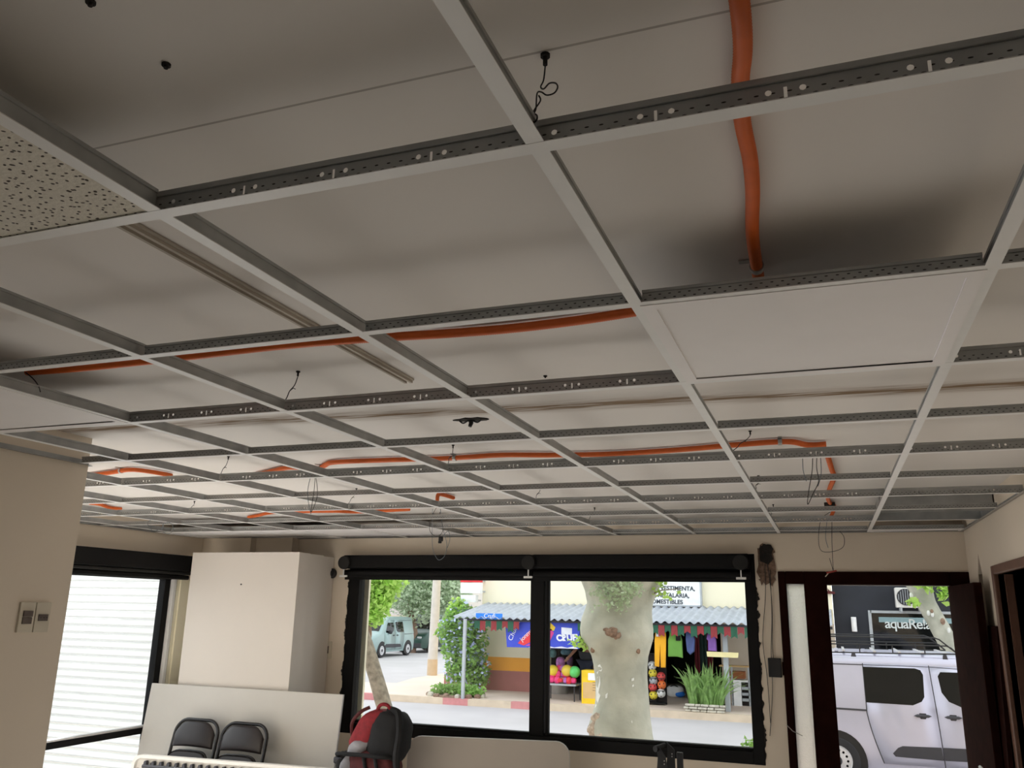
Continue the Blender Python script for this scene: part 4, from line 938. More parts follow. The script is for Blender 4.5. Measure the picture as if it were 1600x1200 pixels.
# awning with posts
aw = thing('awning', (-5, YO, 2), 'grey corrugated awning on posts over the shop front', 'awning')
pa, pb, pc, pd = PY(708, 963, 20.2), PY(1170, 977, 20.2), PY(764, 942, YW-.02), PY(1170, 950, YW-.02)
zf, zb = (pa.z+pb.z)/2, (pc.z+pd.z)/2; xa0, xb0, xe = pa.x, pc.x, xs(1300, 970, 21)
nw = int((xe-xa0)/.19); 
def awf(p_, q_):
    x = xa0+(xe-xa0)*p_; xl = (xb0-xa0)*q_*max(0, 1-p_*6); return V((x+xl, 20.2+(YW-.04-20.2)*q_, zf+(zb-zf)*q_+.028*math.cos(p_*nw*2*math.pi)))
MB().grid(awf, nw*6, 6).build('corrugated_sheet', M['awning'], aw, solid=.008, angle=60)
for k in range(3): MB().bar((xa0+.1, 20.35+.95*k, zf-.07+(zb-zf)*(.07+.42*k)), (xe, 20.35+.95*k, zf-.07+(zb-zf)*(.07+.42*k)), .05, .06).build('purlin', M['darkplastic'], aw)
for (u0, v0, u1, v1_, w_) in ((719, 970, 723, 1092, .075), (843, 985, 848, 1098, .085), (1133, 985, 1138, 1112, .11)):
    a = PZ(u1, v1_, ZP); MB().box((a.x-w_/2, a.y-w_/2, ZP), (a.x+w_/2, a.y+w_/2, zf-.03)).build('post', M['post'], aw, bevel=.005)
# bunting under the awning edge
bt = thing('bunting', (-4, 20.3, zf-.1), 'row of red and green bunting flags hanging along the awning edge', 'bunting')
x = xa0+.55; k = 0
MB().bar((x, 20.3, zf-.06), (xe, 20.3, zf-.06), .01, .012).build('string', M['darkplastic'], bt)
while x < xe-.2:
    u_ = k % 2; wv = .145
    if not (PY(805, 970, 20.3).x < x < PY(895, 970, 20.3).x):
        dz = .22+.05*math.sin(k*2.3)
        MB().prism([(x, 20.3+.01*math.sin(k), zf-.07), (x+wv, 20.3, zf-.07), (x+wv, 20.3, zf-.07-dz), (x+wv/2, 20.31, zf-.02-dz), (x, 20.3, zf-.07-dz)], (0, .006, 0)).build('flag', M['cloth_red' if u_ else 'cloth_green'], bt)
    x += wv+.005; k += 1
# banners
M['ban_blue'] = mat('banner_blue', (66, 84, 214), .6, var=.12, scale=2, col2=(44, 66, 190)); M['ban_white'] = mat('banner_white', (236, 238, 250), .6); M['ban_red'] = mat('banner_red', (228, 52, 60), .6); M['ban_pink'] = mat('banner_pink', (224, 70, 150), .6); M['ban_yellow'] = mat('banner_yellow', (244, 206, 60), .6); M['strip_blue'] = mat('strip_blue', (40, 128, 232), .6); M['text_dark'] = mat('dark_lettering', (66, 74, 84), .7); M['sign_white'] = mat('white_signboard', (246, 248, 252), .6)
yb_ = 20.42; A_ = PY(789, 966, yb_); B_ = PY(906, 971, yb_); C_ = PY(905, 1014, yb_); D_ = PY(792, 1011, yb_)
bn = thing('banner', A_, 'blue sweets banner with white lettering and a red stripe hung under the awning', 'banner')
MB().prism([A_, B_, C_, D_], (0, .012, 0)).build('sheet', M['ban_blue'], bn)
def bp_(a, b_): return A_.lerp(B_, a).lerp(D_.lerp(C_, a), b_)+V((0, -.006, 0))
def bpoly(nm, pts, m, d=.004): MB().prism([bp_(*p_) for p_ in pts], (0, d, 0)).build(nm, M[m], bn)
bpoly('red_stripe', [(.16, .86), (.24, .62), (.38, .28), (.48, .12), (.56, .1), (.60, .26), (.50, .52), (.36, .78), (.24, .93)], 'ban_red')
bpoly('pink_stripe', [(.26, .94), (.40, .78), (.54, .52), (.62, .30), (.66, .45), (.6, .78), (.5, .93)], 'ban_pink')
bpoly('yellow_patch', [(.50, .02), (.58, 0), (.68, .25), (.66, .38), (.58, .36), (.53, .2)], 'ban_yellow')
bpoly('white_cloud', [(.30, .99), (.42, .93), (.50, .97), (.58, .92), (.66, .97), (.76, .93), (.84, .97), (.92, .92), (.98, .97), (.98, .995)], 'ban_white')
bpoly('label_patch', [(.76, .24), (.90, .26), (.90, .5), (.76, .49)], 'ban_white', .003)
ux = (B_-A_).normalized(); uz = (A_-D_).normalized(); rot_ = lambda d_: (ux*math.cos(math.radians(d_))+uz*math.sin(math.radians(d_)), -ux*math.sin(math.radians(d_))+uz*math.cos(math.radians(d_)))
r1, r2 = rot_(62); text('ChunPo', 'lettering', .17, M['ban_white'], bn, bp_(.075, .80)+V((0, -.004, 0)), r1, r2)
r1, r2 = rot_(40); text('jonny', 'lettering', .16, M['ban_white'], bn, bp_(.22, .80)+V((0, -.006, 0)), r1, r2)
r1, r2 = rot_(4); text('CRUFI', 'lettering', .20, M['ban_white'], bn, bp_(.70, .73)+V((0, -.006, 0)), r1, r2, bold=.011)
a, b_ = PY(745, 958, 20.3), PY(786, 968, 20.3)
t = thing('valance', a, 'short bright blue valance at the left end of the awning', 'valance')
MB().box((a.x, 20.24, b_.z), (b_.x, 20.256, a.z)).build('sheet', M['strip_blue'], t); text('Crufi', 'lettering', .15, M['ban_white'], t, (a.x+.22, 20.236, b_.z+.03), (1, 0, .02), (0, 0, 1))
# white signboard on the upper wall
a, b_ = PY(1000, 903, YW-.1), PY(1096, 946, YW-.1)
t = thing('signboard', a, 'white signboard with dark lettering above the awning behind the big trunk', 'sign')
MB().box((a.x, YW-.12, b_.z), (b_.x, YW, a.z+.5)).build('board', M['sign_white'], t); fr = MB(); fr.box((b_.x-.02, YW-.14, b_.z-.03), (b_.x+.02, YW, a.z+.52)); fr.box((a.x, YW-.14, b_.z-.04), (b_.x, YW, b_.z)); fr.build('frame', M['post'], t)
for ln, (u, v) in (('UTILES, VESTIMENTA,', (1086, 923)), ('FUTBOL, REGALARIA,', (1077, 934)), ('COMESTIBLES', (1067, 944))):
    p = PY(u, v, YW-.125); text(ln, 'lettering', .15, M['text_dark'], t, p, (1, 0, -.012), (.03, 0, 1), align='RIGHT', bold=.004)
# signs at the shop corner
t = thing('corner_sign', PY(738, 920, YW-.3), 'stack of white corner signs with a red top on the shop edge', 'sign')
for (u0, v0, u1, v1_, m_) in ((722, 895, 752, 910, 'ban_red'), (722, 910, 752, 927, 'sign_white'), (722, 929, 745, 941, 'sign_white')):
    a, b_ = PY(u0, v0, YW-.3), PY(u1, v1_, YW-.3); MB().box((a.x, YW-.4, b_.z), (b_.x, YW-.2, a.z-.01)).build('sign_panel', M[m_], t)
    MB().box((b_.x-.05, YW-.2, b_.z+.03), (b_.x, YW+.02, b_.z+.07)).build('bracket', M['post'], t)

# clothes hanging under the awning
def cloth(name, poly, Y, m, label, th=.05, extra=None):
    P = [PY(u, v, Y) for u, v in poly]; c = sum(P, V((0, 0, 0)))/len(P)
    t = thing(name, (c.x, Y, max(p_.z for p_ in P)), label, 'clothes', 'clothes hanging under the awning')
    b = MB(); n = len(P); b.loft([[c+(p_-c)*.94+V((0, -th/2, 0)) for p_ in P], [p_+V((0, -th/4+.008*math.sin(i*2.1), 0)) for i, p_ in enumerate(P)], [p_+V((0, th/4, 0)) for p_ in P], [c+(p_-c)*.94+V((0, th/2, 0)) for p_ in P]])
    b.build('fabric', m, t, angle=50)
    tp_ = max(P, key=lambda p_: p_.z); MB().tube([V((c.x, Y, tp_.z)), V((c.x, Y, zf-.05))], .006, 6).build('hook', M['post'], t)
    if extra: extra(t, P, c)
    return t
M['c_yellow'] = mat('yellow_cloth', (246, 178, 40), .85, var=.06, scale=6, bump=.2, bscale=20); M['c_green'] = mat('green_cloth', (112, 164, 74), .85, var=.08, scale=6, bump=.2, bscale=20); M['c_blue'] = mat('blue_cloth', (74, 88, 136), .85, var=.15, scale=9); M['c_purple'] = mat('purple_cloth', (128, 88, 164), .85, var=.12, scale=9)
def label_tag(t, P, c): a = PY(1028, 989, 20.4); MB().box(a+V((-.045, -.01, -.08)), a+V((.045, 0, .1))).build('price_tag', M['sign_white'], t)
def pleat(t, P, c): MB().tube([PY(1031, 1003, 20.42), PY(1033, 1043, 20.42)], .012, 6).build('leg_gap', M['dark_in'], t)
cloth('trousers', [(1025, 982), (1040, 984), (1041, 1000), (1040, 1043), (1033, 1043), (1032, 1005), (1030, 1042), (1023, 1041), (1023, 1000)], 20.45, M['c_yellow'], 'yellow trousers hanging right beside the big trunk', .07, label_tag)
def hanger_(t, P, c): MB().tube([PY(1047, 985, 20.44), PY(1054, 980, 20.44), PY(1062, 985, 20.44), PY(1047, 985, 20.44)], .012, 6).build('clothes_hanger', M['maroon'], t); a = PY(1060, 997, 20.42); MB().box(a+V((-.06, -.012, -.06)), a+V((.05, 0, .05))).build('badge', M['black_cloth'], t)
cloth('sleeveless_shirt', [(1046, 985), (1050, 984), (1053, 987), (1057, 987), (1060, 984), (1064, 986), (1064, 993), (1066, 1000), (1067, 1028), (1058, 1026), (1044, 1026), (1044, 1000), (1046, 993)], 20.48, M['c_green'], 'green sleeveless shirt on a hanger next to yellow trousers', .07, hanger_)
def collar(t, P, c):
    p_ = max(P, key=lambda q_: q_.z); MB().ball(p_+V((0, -.02, -.03)), (.05, .05, .08), 10, 6).build('collar', M['sign_white'], t)
cloth('shirt', [(1074, 983), (1080, 981), (1083, 988), (1086, 1000), (1085, 1018), (1079, 1023), (1074, 1018), (1072, 1000), (1072, 988)], 20.5, M['c_blue'], 'blue shirt seen edge on, right of the green sleeveless shirt', .16, collar)
cloth('shirt', [(1107, 986), (1114, 981), (1117, 990), (1119, 1002), (1120, 1018), (1107, 1017), (1107, 1001), (1104, 998)], 20.5, M['c_purple'], 'purple shirt hanging left of the right awning post', .16, collar)
a, b_ = PY(1104, 1018, 20.35), PY(1154, 1027, 20.35); o = MB().prism([PY(1104, 1018, 20.4), PY(1154, 1020, 20.4), PY(1153, 1028, 20.4), PY(1105, 1026, 20.4)], (0, .03, 0)).build('crossboard', mat('pale_yellow_board', (232, 220, 164), .7)); tag(o, 'pale yellow board fixed across the right awning post', 'board')

# ball rack, balls
yk = 21.2
rk = thing('ball_rack', PY(1022, 1070, yk), 'dark wire rack of sports balls beside the big trunk', 'rack')
a, b_ = PY(1010, 1022, yk+.2), PY(1042, 1092, yk+.2)
for x in (a.x, (a.x+b_.x)/2, b_.x): MB().cyl((x, yk+.18, ZP), (x, yk+.18, a.z), .012, 8).build('upright', M['black'], rk)
for k in range(6): z = ZP+.05+k*.28; MB().box((a.x, yk-.1, z-.012), (b_.x, yk+.2, z)).build('shelf', M['black'], rk)
MB().box((a.x, yk+.2, ZP), (b_.x, yk+.22, a.z)).build('back_panel', M['dark_in'], rk)
BC = {'yellow': (232, 214, 70), 'white': (226, 228, 230), 'red': (214, 78, 78), 'grey': (180, 186, 196), 'orange': (232, 120, 60)}
for k_2 in BC: M['ball_'+k_2] = mat('ball_'+k_2, BC[k_2], .45, var=.25, scale=9)
for (u, v, c_, l) in ((1020, 1052, 'yellow', 'yellow ball on the upper shelf of the ball rack'), (1033, 1057, 'red', 'red ball on the upper shelf of the ball rack'), (1021, 1063, 'grey', 'grey ball in the middle of the ball rack, left column'), (1034, 1070, 'orange', 'orange red ball in the middle of the ball rack, right column'), (1020, 1074, 'red', 'red and white ball low in the left column of the rack'), (1021, 1086, 'yellow', 'yellow and black football at the bottom of the rack'), (1033, 1083, 'white', 'white ball at the bottom right of the rack'), (1019, 1040, 'white', 'white football at the top of the ball rack')):
    p_ = PY(u, v, yk); t = thing('ball', p_, l, 'ball', 'balls on the wire rack'); MB().ball(p_, .105, 16, 10).build('shell', M['ball_'+c_], t)
    b = MB()
    for q_ in ((-.3, -.9, .2), (.55, -.75, .35), (.1, -.75, -.62), (-.7, -.6, -.3)):
        d = V(q_).normalized(); b.ball(p_+d*.092, (.022, .018, .022), 8, 5)
    tag(b.build('patches', M['black'], t), kind='stuff')
p_ = PZ(1052, 1091, ZP)+V((0, .3, .15)); t = thing('sports_bag', p_, 'white and blue round sports bag on the pavement by the planter', 'bag'); MB().ball(p_, (.22, .18, .15), 16, 10, sup(.7)).build('bag_body', M['sign_white'], t); MB().ball(p_+V((.12, -.06, -.06)), (.15, .14, .08), 12, 8).build('bag_base', M['strip_blue'], t)
MB().tube(spline([p_+V((-.12, -.1, .1)), p_+V((0, -.16, .16)), p_+V((.12, -.1, .1))], 6), .015, 6).build('handle', M['black'], t)

# toys on a stand left of the trunk
yt = 21.0
a, b_ = PY(852, 1066, yt), PY(904, 1070, yt); zt_ = a.z; dt = thing('toy_table', ((a.x+b_.x)/2, yt, ZP), 'low display table loaded with bright toys under the blue banner', 'table')
MB().box((a.x, yt-.25, zt_-.04), (b_.x, yt+.35, zt_)).build('tabletop', M['post'], dt)
for x in (a.x+.05, b_.x-.05):
    for y in (yt-.2, yt+.3): MB().cyl((x, y, ZP), (x, y, zt_-.04), .015, 8).build('leg', M['darkplastic'], dt)
TCOL = {'pink': (238, 62, 130), 'red': (232, 48, 66), 'yellow': (240, 208, 66), 'lilac': (186, 110, 196)}
for k_2 in TCOL: M['toy_'+k_2] = mat('toy_'+k_2, TCOL[k_2], .5, var=.2, scale=20)
rnd = random.Random(11); toys = []
for k in range(40):
    c_ = ['pink', 'red', 'red', 'pink', 'yellow', 'lilac'][k % 6]; r_ = rnd.uniform(.06, .09); lay = 0 if k < 16 else 1 if k < 29 else 2
    n_l = (16, 13, 11)[lay]; i_ = (k-(0, 16, 29)[lay]); x = a.x+.08+(b_.x-a.x-.16)*(i_+.5)/n_l
    toys.append((lay, c_, V((x+rnd.uniform(-.02, .02), yt+rnd.uniform(-.2, -.05)+.08*lay, zt_+.08+.13*lay)), r_))
ORD = ['leftmost', 'second', 'third', 'fourth', 'fifth', 'sixth', 'seventh', 'eighth']
for lay, c_, p_, r_ in toys:
    i_ = sorted(q_[2].x for q_ in toys if q_[:2] == (lay, c_)).index(p_.x)
    o = MB().ball(p_, (r_*rnd.uniform(.8, 1.2), r_, r_*rnd.uniform(.75, 1.1)), 9, 6, sup(.75)).build('toy', M['toy_'+c_])
    tag(o, '%s small %s toy from the left in the %s layer of the toy pile' % (ORD[i_], c_, ('bottom', 'middle', 'top')[lay]), 'toy', 'toys piled on the display table')
for (u, v, c_, col, l) in ((864, 1048, 'yellow', (240, 212, 60), 'shiny yellow balloon ball on the left of the toy pile'), (886, 1048, 'gold', (236, 206, 70), 'golden ball in the middle of the toy pile'), (898, 1050, 'green', (104, 220, 120), 'bright green ball at the right of the toy pile')):
    p_ = PY(u, v, yt-.1); tag(MB().ball(p_, .14, 16, 10).build('toy_ball', mat('toy_ball_'+c_, col, .3)), l, 'ball', 'large toy balls on the display table')
p_ = PZ(868, 1085, ZP)+V((0, .3, 0)); t = thing('plastic_tub', p_, 'grey plastic tub under the toy table', 'tub'); MB().cyl(p_, p_+V((0, 0, .42)), .24, 20, .28).build('tub_body', M['clip'], t); MB().cyl(p_+V((0, 0, .4)), p_+V((0, 0, .44)), .3, 20).build('rim', M['post'], t)
for (u0, v0, u1, v1_, c_, l) in ((869, 1026, 883, 1044, (190, 120, 190), 'round pink and lilac bag hanging behind the toys'), (886, 1024, 895, 1042, (90, 50, 96), 'dark purple bag hanging behind the toys'), (858, 1014, 869, 1028, (90, 134, 134), 'teal bag hanging at the left of the shop opening'), (876, 1014, 893, 1024, (70, 110, 124), 'blue green bag hanging under the banner')):
    a, b_ = PY(u0, v0, 21.9), PY(u1, v1_, 21.9); c_3 = (a+b_)/2; t = thing('hanging_bag', c_3, l, 'bag', 'bags hanging in the shop opening')
    MB().ball(c_3, ((b_.x-a.x)/2, .1, (a.z-b_.z)/2), 14, 10, sup(.8)).build('bag_body', mat('bag_cloth', c_, .7, var=.4, scale=12), t); MB().tube([V((c_3.x-.05, 21.9, a.z-.03)), V((c_3.x, 21.9, zf-.02)), V((c_3.x+.05, 21.9, a.z-.03))], .008, 6).build('strap', M['black'], t)
# carton
p0, p1 = PZ(909, 1099, ZP), PZ(936, 1102, ZP); hz = PY(908, 1047, p0.y).z; t = thing('carton', (p0+p1)/2, 'tall yellow and brown carton standing left of the big trunk', 'box')
M['carton'] = mat('brown_cardboard', (222, 186, 130), .85, var=.05); M['carton_y'] = mat('yellow_carton_print', (246, 206, 40), .7)
zm = ZP+(hz-ZP)*.64
MB().box((p0.x, p0.y, ZP+.12), (p1.x+.15, p0.y+.4, zm)).build('lower_side', M['carton'], t); MB().box((p0.x, p0.y, zm), (p1.x+.15, p0.y+.4, hz)).build('upper_side', M['carton_y'], t); MB().box((p0.x, p0.y, ZP), (p1.x+.15, p0.y+.4, ZP+.12)).build('bottom_band', M['carton_y'], t)
MB().box((p0.x+.16, p0.y-.006, hz-.22), (p0.x+.36, p0.y, hz-.06)).build('label', M['sign_white'], t); MB().box((p0.x-.003, p0.y-.003, ZP), (p0.x+.03, p0.y+.02, hz)).build('edge_strip', M['carton_y'], t)
for k in range(4): MB().box((p0.x+.27, p0.y-.003, ZP+.3+.06*k), (p0.x+.27+.16-.03*k, p0.y, ZP+.312+.06*k)).build('printed_line', M['bark_dark'], t)
# person in the opening
pc_ = PY(918, 1040, 21.8); pc_.z = ZP; pe = thing('person', pc_, 'person in a dark grey shirt reaching over the toys, partly behind the big trunk', 'person')
def skin_fig(name, verts, edges, rad, m, lev=2):
    me = bpy.data.meshes.new(name); me.from_pydata([V(v_) for v_ in verts], edges, []); o = bpy.data.objects.new(name, me); C.objects.link(o); o.parent = pe
    o.modifiers.new('skin', 'SKIN'); sv = me.skin_vertices[0].data
    for i, r_ in enumerate(rad): sv[i].radius = (r_, r_) if not isinstance(r_, tuple) else r_
    sv[0].use_root = True; sb = o.modifiers.new('sub', 'SUBSURF'); sb.levels = lev; sb.render_levels = lev; me.materials.append(m); return o
M['skin'] = mat('skin', (176, 128, 104), .6); M['shirt_dark'] = mat('dark_grey_shirt', (62, 64, 70), .9); M['jeans'] = mat('dark_jeans', (46, 52, 70), .9); M['hair'] = mat('dark_hair', (34, 26, 24), .7)
body_v = [(0, 0, .92), (0, 0, 1.12), (-.01, -.02, 1.32), (-.02, -.03, 1.45), (-.03, -.05, 1.53), (-.04, -.08, 1.62), (-.04, -.09, 1.70),
          (-.19, -.03, 1.40), (-.27, -.12, 1.18), (-.36, -.30, 1.04), (-.40, -.38, .98), (.17, -.03, 1.40), (.23, -.04, 1.14), (.24, -.14, .92), (.24, -.18, .84),
          (-.09, 0, .86), (-.10, -.02, .48), (-.10, .02, .08), (-.11, -.14, .03), (.09, 0, .86), (.10, -.02, .48), (.10, .02, .08), (.11, -.14, .03)]
body_e = [(0, 1), (1, 2), (2, 3), (3, 4), (4, 5), (5, 6), (3, 7), (7, 8), (8, 9), (9, 10), (3, 11), (11, 12), (12, 13), (13, 14), (0, 15), (15, 16), (16, 17), (17, 18), (0, 19), (19, 20), (20, 21), (21, 22)]
skin_fig('body', body_v, body_e, [.10, .10, .11, .08, .055, .085, .07, .055, .048, .036, .034, .055, .048, .036, .034, .075, .058, .042, .035, .075, .058, .042, .035], M['skin'])
skin_fig('shirt', [(0, 0, .88), (0, 0, 1.12), (-.01, -.02, 1.32), (-.02, -.03, 1.44), (-.19, -.03, 1.41), (-.25, -.09, 1.24), (.17, -.03, 1.41), (.22, -.04, 1.24)], [(0, 1), (1, 2), (2, 3), (3, 4), (4, 5), (3, 6), (6, 7)], [(.24, .19), (.23, .18), (.25, .19), .15, .115, .10, .115, .10], M['shirt_dark'])
skin_fig('trousers', [(0, 0, .90), (-.09, 0, .84), (-.10, -.02, .48), (-.10, .02, .1), (.09, 0, .84), (.10, -.02, .48), (.10, .02, .1)], [(0, 1), (1, 2), (2, 3), (0, 4), (4, 5), (5, 6)], [(.21, .17), .125, .095, .08, .125, .095, .08], M['jeans'])
hb = MB(); hb.ball(pc_+V((-.04, -.065, 1.69)), (.092, .105, .085), 14, 10); hb.build('hair', M['hair'], pe)
for s in (-1, 1):
    MB().ball(pc_+V((-.04+s*.032, -.172, 1.655)), (.012, .008, .007), 8, 6).build('eye', M['black'], pe); MB().ball(pc_+V((-.04+s*.088, -.085, 1.645)), (.012, .02, .03), 8, 6).build('ear', M['skin'], pe)
    hx = pc_+(V((-.40, -.38, .98)) if s < 0 else V((.24, -.18, .84))); dd = (V((-.04, -.08, -.06)) if s < 0 else V((0, -.03, -.08))).normalized(); sdv = V((1, -.2, 0)).normalized()
    MB().ball(hx+dd*.04, (.038, .03, .045), 10, 7).build('palm', M['skin'], pe)
    for k, ln in enumerate((.062, .072, .068, .052)): b0 = hx+dd*.07+sdv*(.03-.02*k); MB().tube([b0, b0+dd*ln*.5+V((0, -.006, -.004)), b0+dd*ln+V((0, .004, -.02))], [.009, .0085, .007], 7).build('finger', M['skin'], pe)
    b0 = hx+dd*.02+sdv*.036; MB().tube([b0, b0+sdv*.022+dd*.025, b0+sdv*.02+dd*.055], [.011, .01, .008], 7).build('thumb', M['skin'], pe)
MB().tube([pc_+V((-.04, -.17, 1.65)), pc_+V((-.04, -.192, 1.622)), pc_+V((-.04, -.172, 1.612))], [.008, .014, .009], 7).build('nose', M['skin'], pe); MB().ball(pc_+V((-.04, -.166, 1.588)), (.024, .01, .006), 8, 5).build('mouth', M['curb_red'], pe)

# planter and strap leaved plant
a, b_ = PZ(1070, 1112, ZP), PZ(1134, 1114, ZP); zt_ = PY(1070, 1099, a.y).z
t = thing('stone_planter', (a+b_)/2, 'low planter of pale stacked stones by the right awning post', 'planter'); rnd = random.Random(21)
MB().box((a.x+.05, a.y+.08, ZP), (b_.x-.05, a.y+.8, zt_-.04)).build('soil_core', M['bark_dark'], t); M['stone'] = mat('pale_stone', (196, 190, 176), .9, var=.25, scale=9, bump=.5)
for r_ in range(3):
    z0 = ZP+r_*(zt_-ZP)/3; x = a.x-(.03 if r_ % 2 else 0)
    while x < b_.x-.04:
        wv = min(rnd.uniform(.12, .24), b_.x+.03-x); dy = rnd.uniform(-.015, .02)
        MB().box((x+.006, a.y+dy, z0+.006), (x+wv-.006, a.y+.09, z0+(zt_-ZP)/3-.006)).build('stone', M['stone'], t, bevel=.012); x += wv
pl_ = thing('strap_leaf_plant', ((a.x+b_.x)/2, a.y+.4, zt_-.04), 'big clump of green strap leaves growing in the stone planter', 'plant')
b = MB(); rnd = random.Random(4)
for k in range(190):
    x = rnd.uniform(a.x+.08, b_.x-.08); y = a.y+rnd.uniform(.12, .7); an = rnd.uniform(0, 2*math.pi); ln = rnd.uniform(.55, 1.05); out = rnd.uniform(.08, .6); wv = rnd.uniform(.018, .032)
    bias = (x-(a.x+b_.x)/2)*.55; d = V((math.cos(an)*out+bias, math.sin(an)*out*.6, 0)); sd_ = V((-math.sin(an), math.cos(an), 0))*wv if abs(math.sin(an)) > .5 else V((wv, .3*wv, 0)); vs = []
    for j in range(7):
        q_ = j/6; c_ = V((x, y, zt_-.04))+d*(q_**1.7)+V((0, 0, ln*(q_-.32*q_**3*(out*2.2)))); w2_ = sd_*(1-q_**2.5)*(1+.2*math.sin(q_*3)); vs += [c_-w2_, c_+w2_+V((0, .004, .004))]
    b.add(vs, [(2*j, 2*j+1, 2*j+3, 2*j+2) for j in range(6)])
tag(b.build('leaves', M['blade'], pl_, fix=False), kind='stuff')
# display cabinet at the right
a, b_ = PY(1143, 1046, 22.0), PY(1172, 1099, 22.0); t = thing('display_cabinet', ((a.x+b_.x)/2, 22, ZP), 'white cabinet with wooden shelf and drawers by the right end of the shop', 'cabinet'); zz = lambda v: PY(1160, v, 22).z
MB().box((a.x, 22, ZP), (a.x+.52*(b_.x-a.x), 22.4, zz(1066))).build('cabinet_door', M['sign_white'], t); MB().box((a.x+.52*(b_.x-a.x), 22.1, ZP), (b_.x, 22.4, zz(1066))).build('recess_back', M['dark_in'], t)
for v in (1075, 1084, 1093): MB().box((a.x+.55*(b_.x-a.x), 22.0, zz(v)-.04), (b_.x, 22.3, zz(v)+.02)).build('tray', M['post'], t)
MB().box((a.x, 22, zz(1066)), (b_.x, 22.4, zz(1063))).build('counter', M['sign_white'], t); MB().box((a.x-.05, 22.05, zz(1061)), (b_.x-.1, 22.4, zz(1050))).build('wooden_board', mat('orange_brown_wood', (150, 88, 44), .6), t)
for x in (a.x, b_.x): MB().box((x-.02, 22.0, ZP), (x+.02, 22.04, zz(1043))).build('upright', M['post'], t)
MB().box((a.x-.3, 22.05, zz(1043)), (b_.x, 22.35, zz(1041))).build('top_shelf', M['carton'], t)

# foliage helper
def leaves(name, blobs, n, size, m, par, seed, bend=.3):
    rnd = random.Random(seed); b = MB(); tot = sum(r_[0]*r_[1]*r_[2] if isinstance(r_, tuple) else r_**3 for _, r_ in blobs)
    for c, r_ in blobs:
        r3 = r_ if isinstance(r_, tuple) else (r_, r_, r_); k = int(n*(r3[0]*r3[1]*r3[2])/tot)
        for _ in range(k):
            d = V((rnd.gauss(0, 1), rnd.gauss(0, 1), rnd.gauss(0, 1))).normalized()*(rnd.random()**.45); p_ = V(c)+V((d.x*r3[0], d.y*r3[1], d.z*r3[2]))
            u = V((rnd.gauss(0, 1), rnd.gauss(0, 1), rnd.gauss(0, .6))).normalized(); w_2 = u.cross(V((rnd.gauss(0, 1), rnd.gauss(0, 1), rnd.gauss(0, 1)))).normalized(); nn = u.cross(w_2); s_ = size*rnd.uniform(.6, 1.3)
            b.add([p_-u*s_*.5, p_+w_2*s_*.3+nn*s_*bend*.3, p_+u*s_*.5, p_-w_2*s_*.3+nn*s_*bend*.3], [(0, 1, 2), (0, 2, 3)])
    return tag(b.build(name, m, par, fix=False), kind='stuff')
# flowering bush, post bed
P0 = PY(728, 1068, YW-.6)
t = thing('flowering_bush', (P0.x, P0.y, ZP), 'tall bush with pale blue flowers at the corner of the shop', 'bush')
bl = [(PY(u, v, 21.95), (r_, .5*r_+.12, r_)) for u, v, r_ in ((722, 978, .62), (728, 1000, .66), (722, 1022, .6), (734, 1040, .58), (745, 1052, .42), (722, 1052, .5), (706, 985, .45), (738, 970, .4), (712, 1005, .45), (718, 960, .4))]
leaves('foliage', bl, 5200, .13, M['leaf'], t, 31); leaves('flowers', [(c, tuple(x_*1.04 for x_ in r_)) for c, r_ in bl], 1500, .12, M['flower'], t, 32); leaves('young_shoots', [(PY(690, 990, 22), .22), (PY(697, 975, 22), .2), (PY(715, 950, 22), .3)], 260, .13, M['leaf_bright'], t, 33)
for u in (716, 728, 740): a = PY(u, 1060, 22.2); MB().tube([V((a.x, 22.2, ZP)), V((a.x+.05, 22.15, ZP+.9)), V((a.x-.05, 22.1, ZP+1.9))], [.03, .02, .01], 6).build('stem', M['bark_grey'], t)
P0 = PZ(712, 1088, ZP); t = thing('flower_bed', P0, 'small round bed of low plants ringed with stones at the awning post', 'flower bed'); rnd = random.Random(8)
for k in range(15):
    a_ = 2*math.pi*k/15; c = P0+V((.72*math.cos(a_), .42*math.sin(a_), .03)); MB().ball(c, (rnd.uniform(.07, .12), .08, rnd.uniform(.05, .08)), 8, 6, sup(.8)).build('stone', M['bark_dark' if k % 3 else 'stone'], t)
MB().cyl(P0, P0+V((0, 0, .04)), .5, 18).build('soil', M['bark_dark'], t); leaves('low_plants', [(P0+V((dx_, 0, .15)), (.32, .25, .16)) for dx_ in (-.4, -.1, .25, .5)], 700, .11, M['leaf'], t, 41)
# concrete pole
P0 = PZ(675, 1055, ZP); t = thing('utility_pole', P0, 'pale concrete utility pole standing on the far street corner', 'pole')
MB().tube([P0, P0+V((0, 0, .5))], [.17, .165], 14).build('pole_base', mat('dirty_concrete', (204, 178, 146), .9), t); MB().tube([P0+V((0, 0, .5)), P0+V((.05, 0, 4)), P0+V((.1, 0, 9))], [.16, .13, .1], 14).build('shaft', mat('pale_concrete', (206, 200, 192), .9, var=.06), t)
MB().bar(P0+V((-.7, 0, 8)), P0+V((.9, 0, 8)), .09, .09).build('cross_arm', M['post'], t)

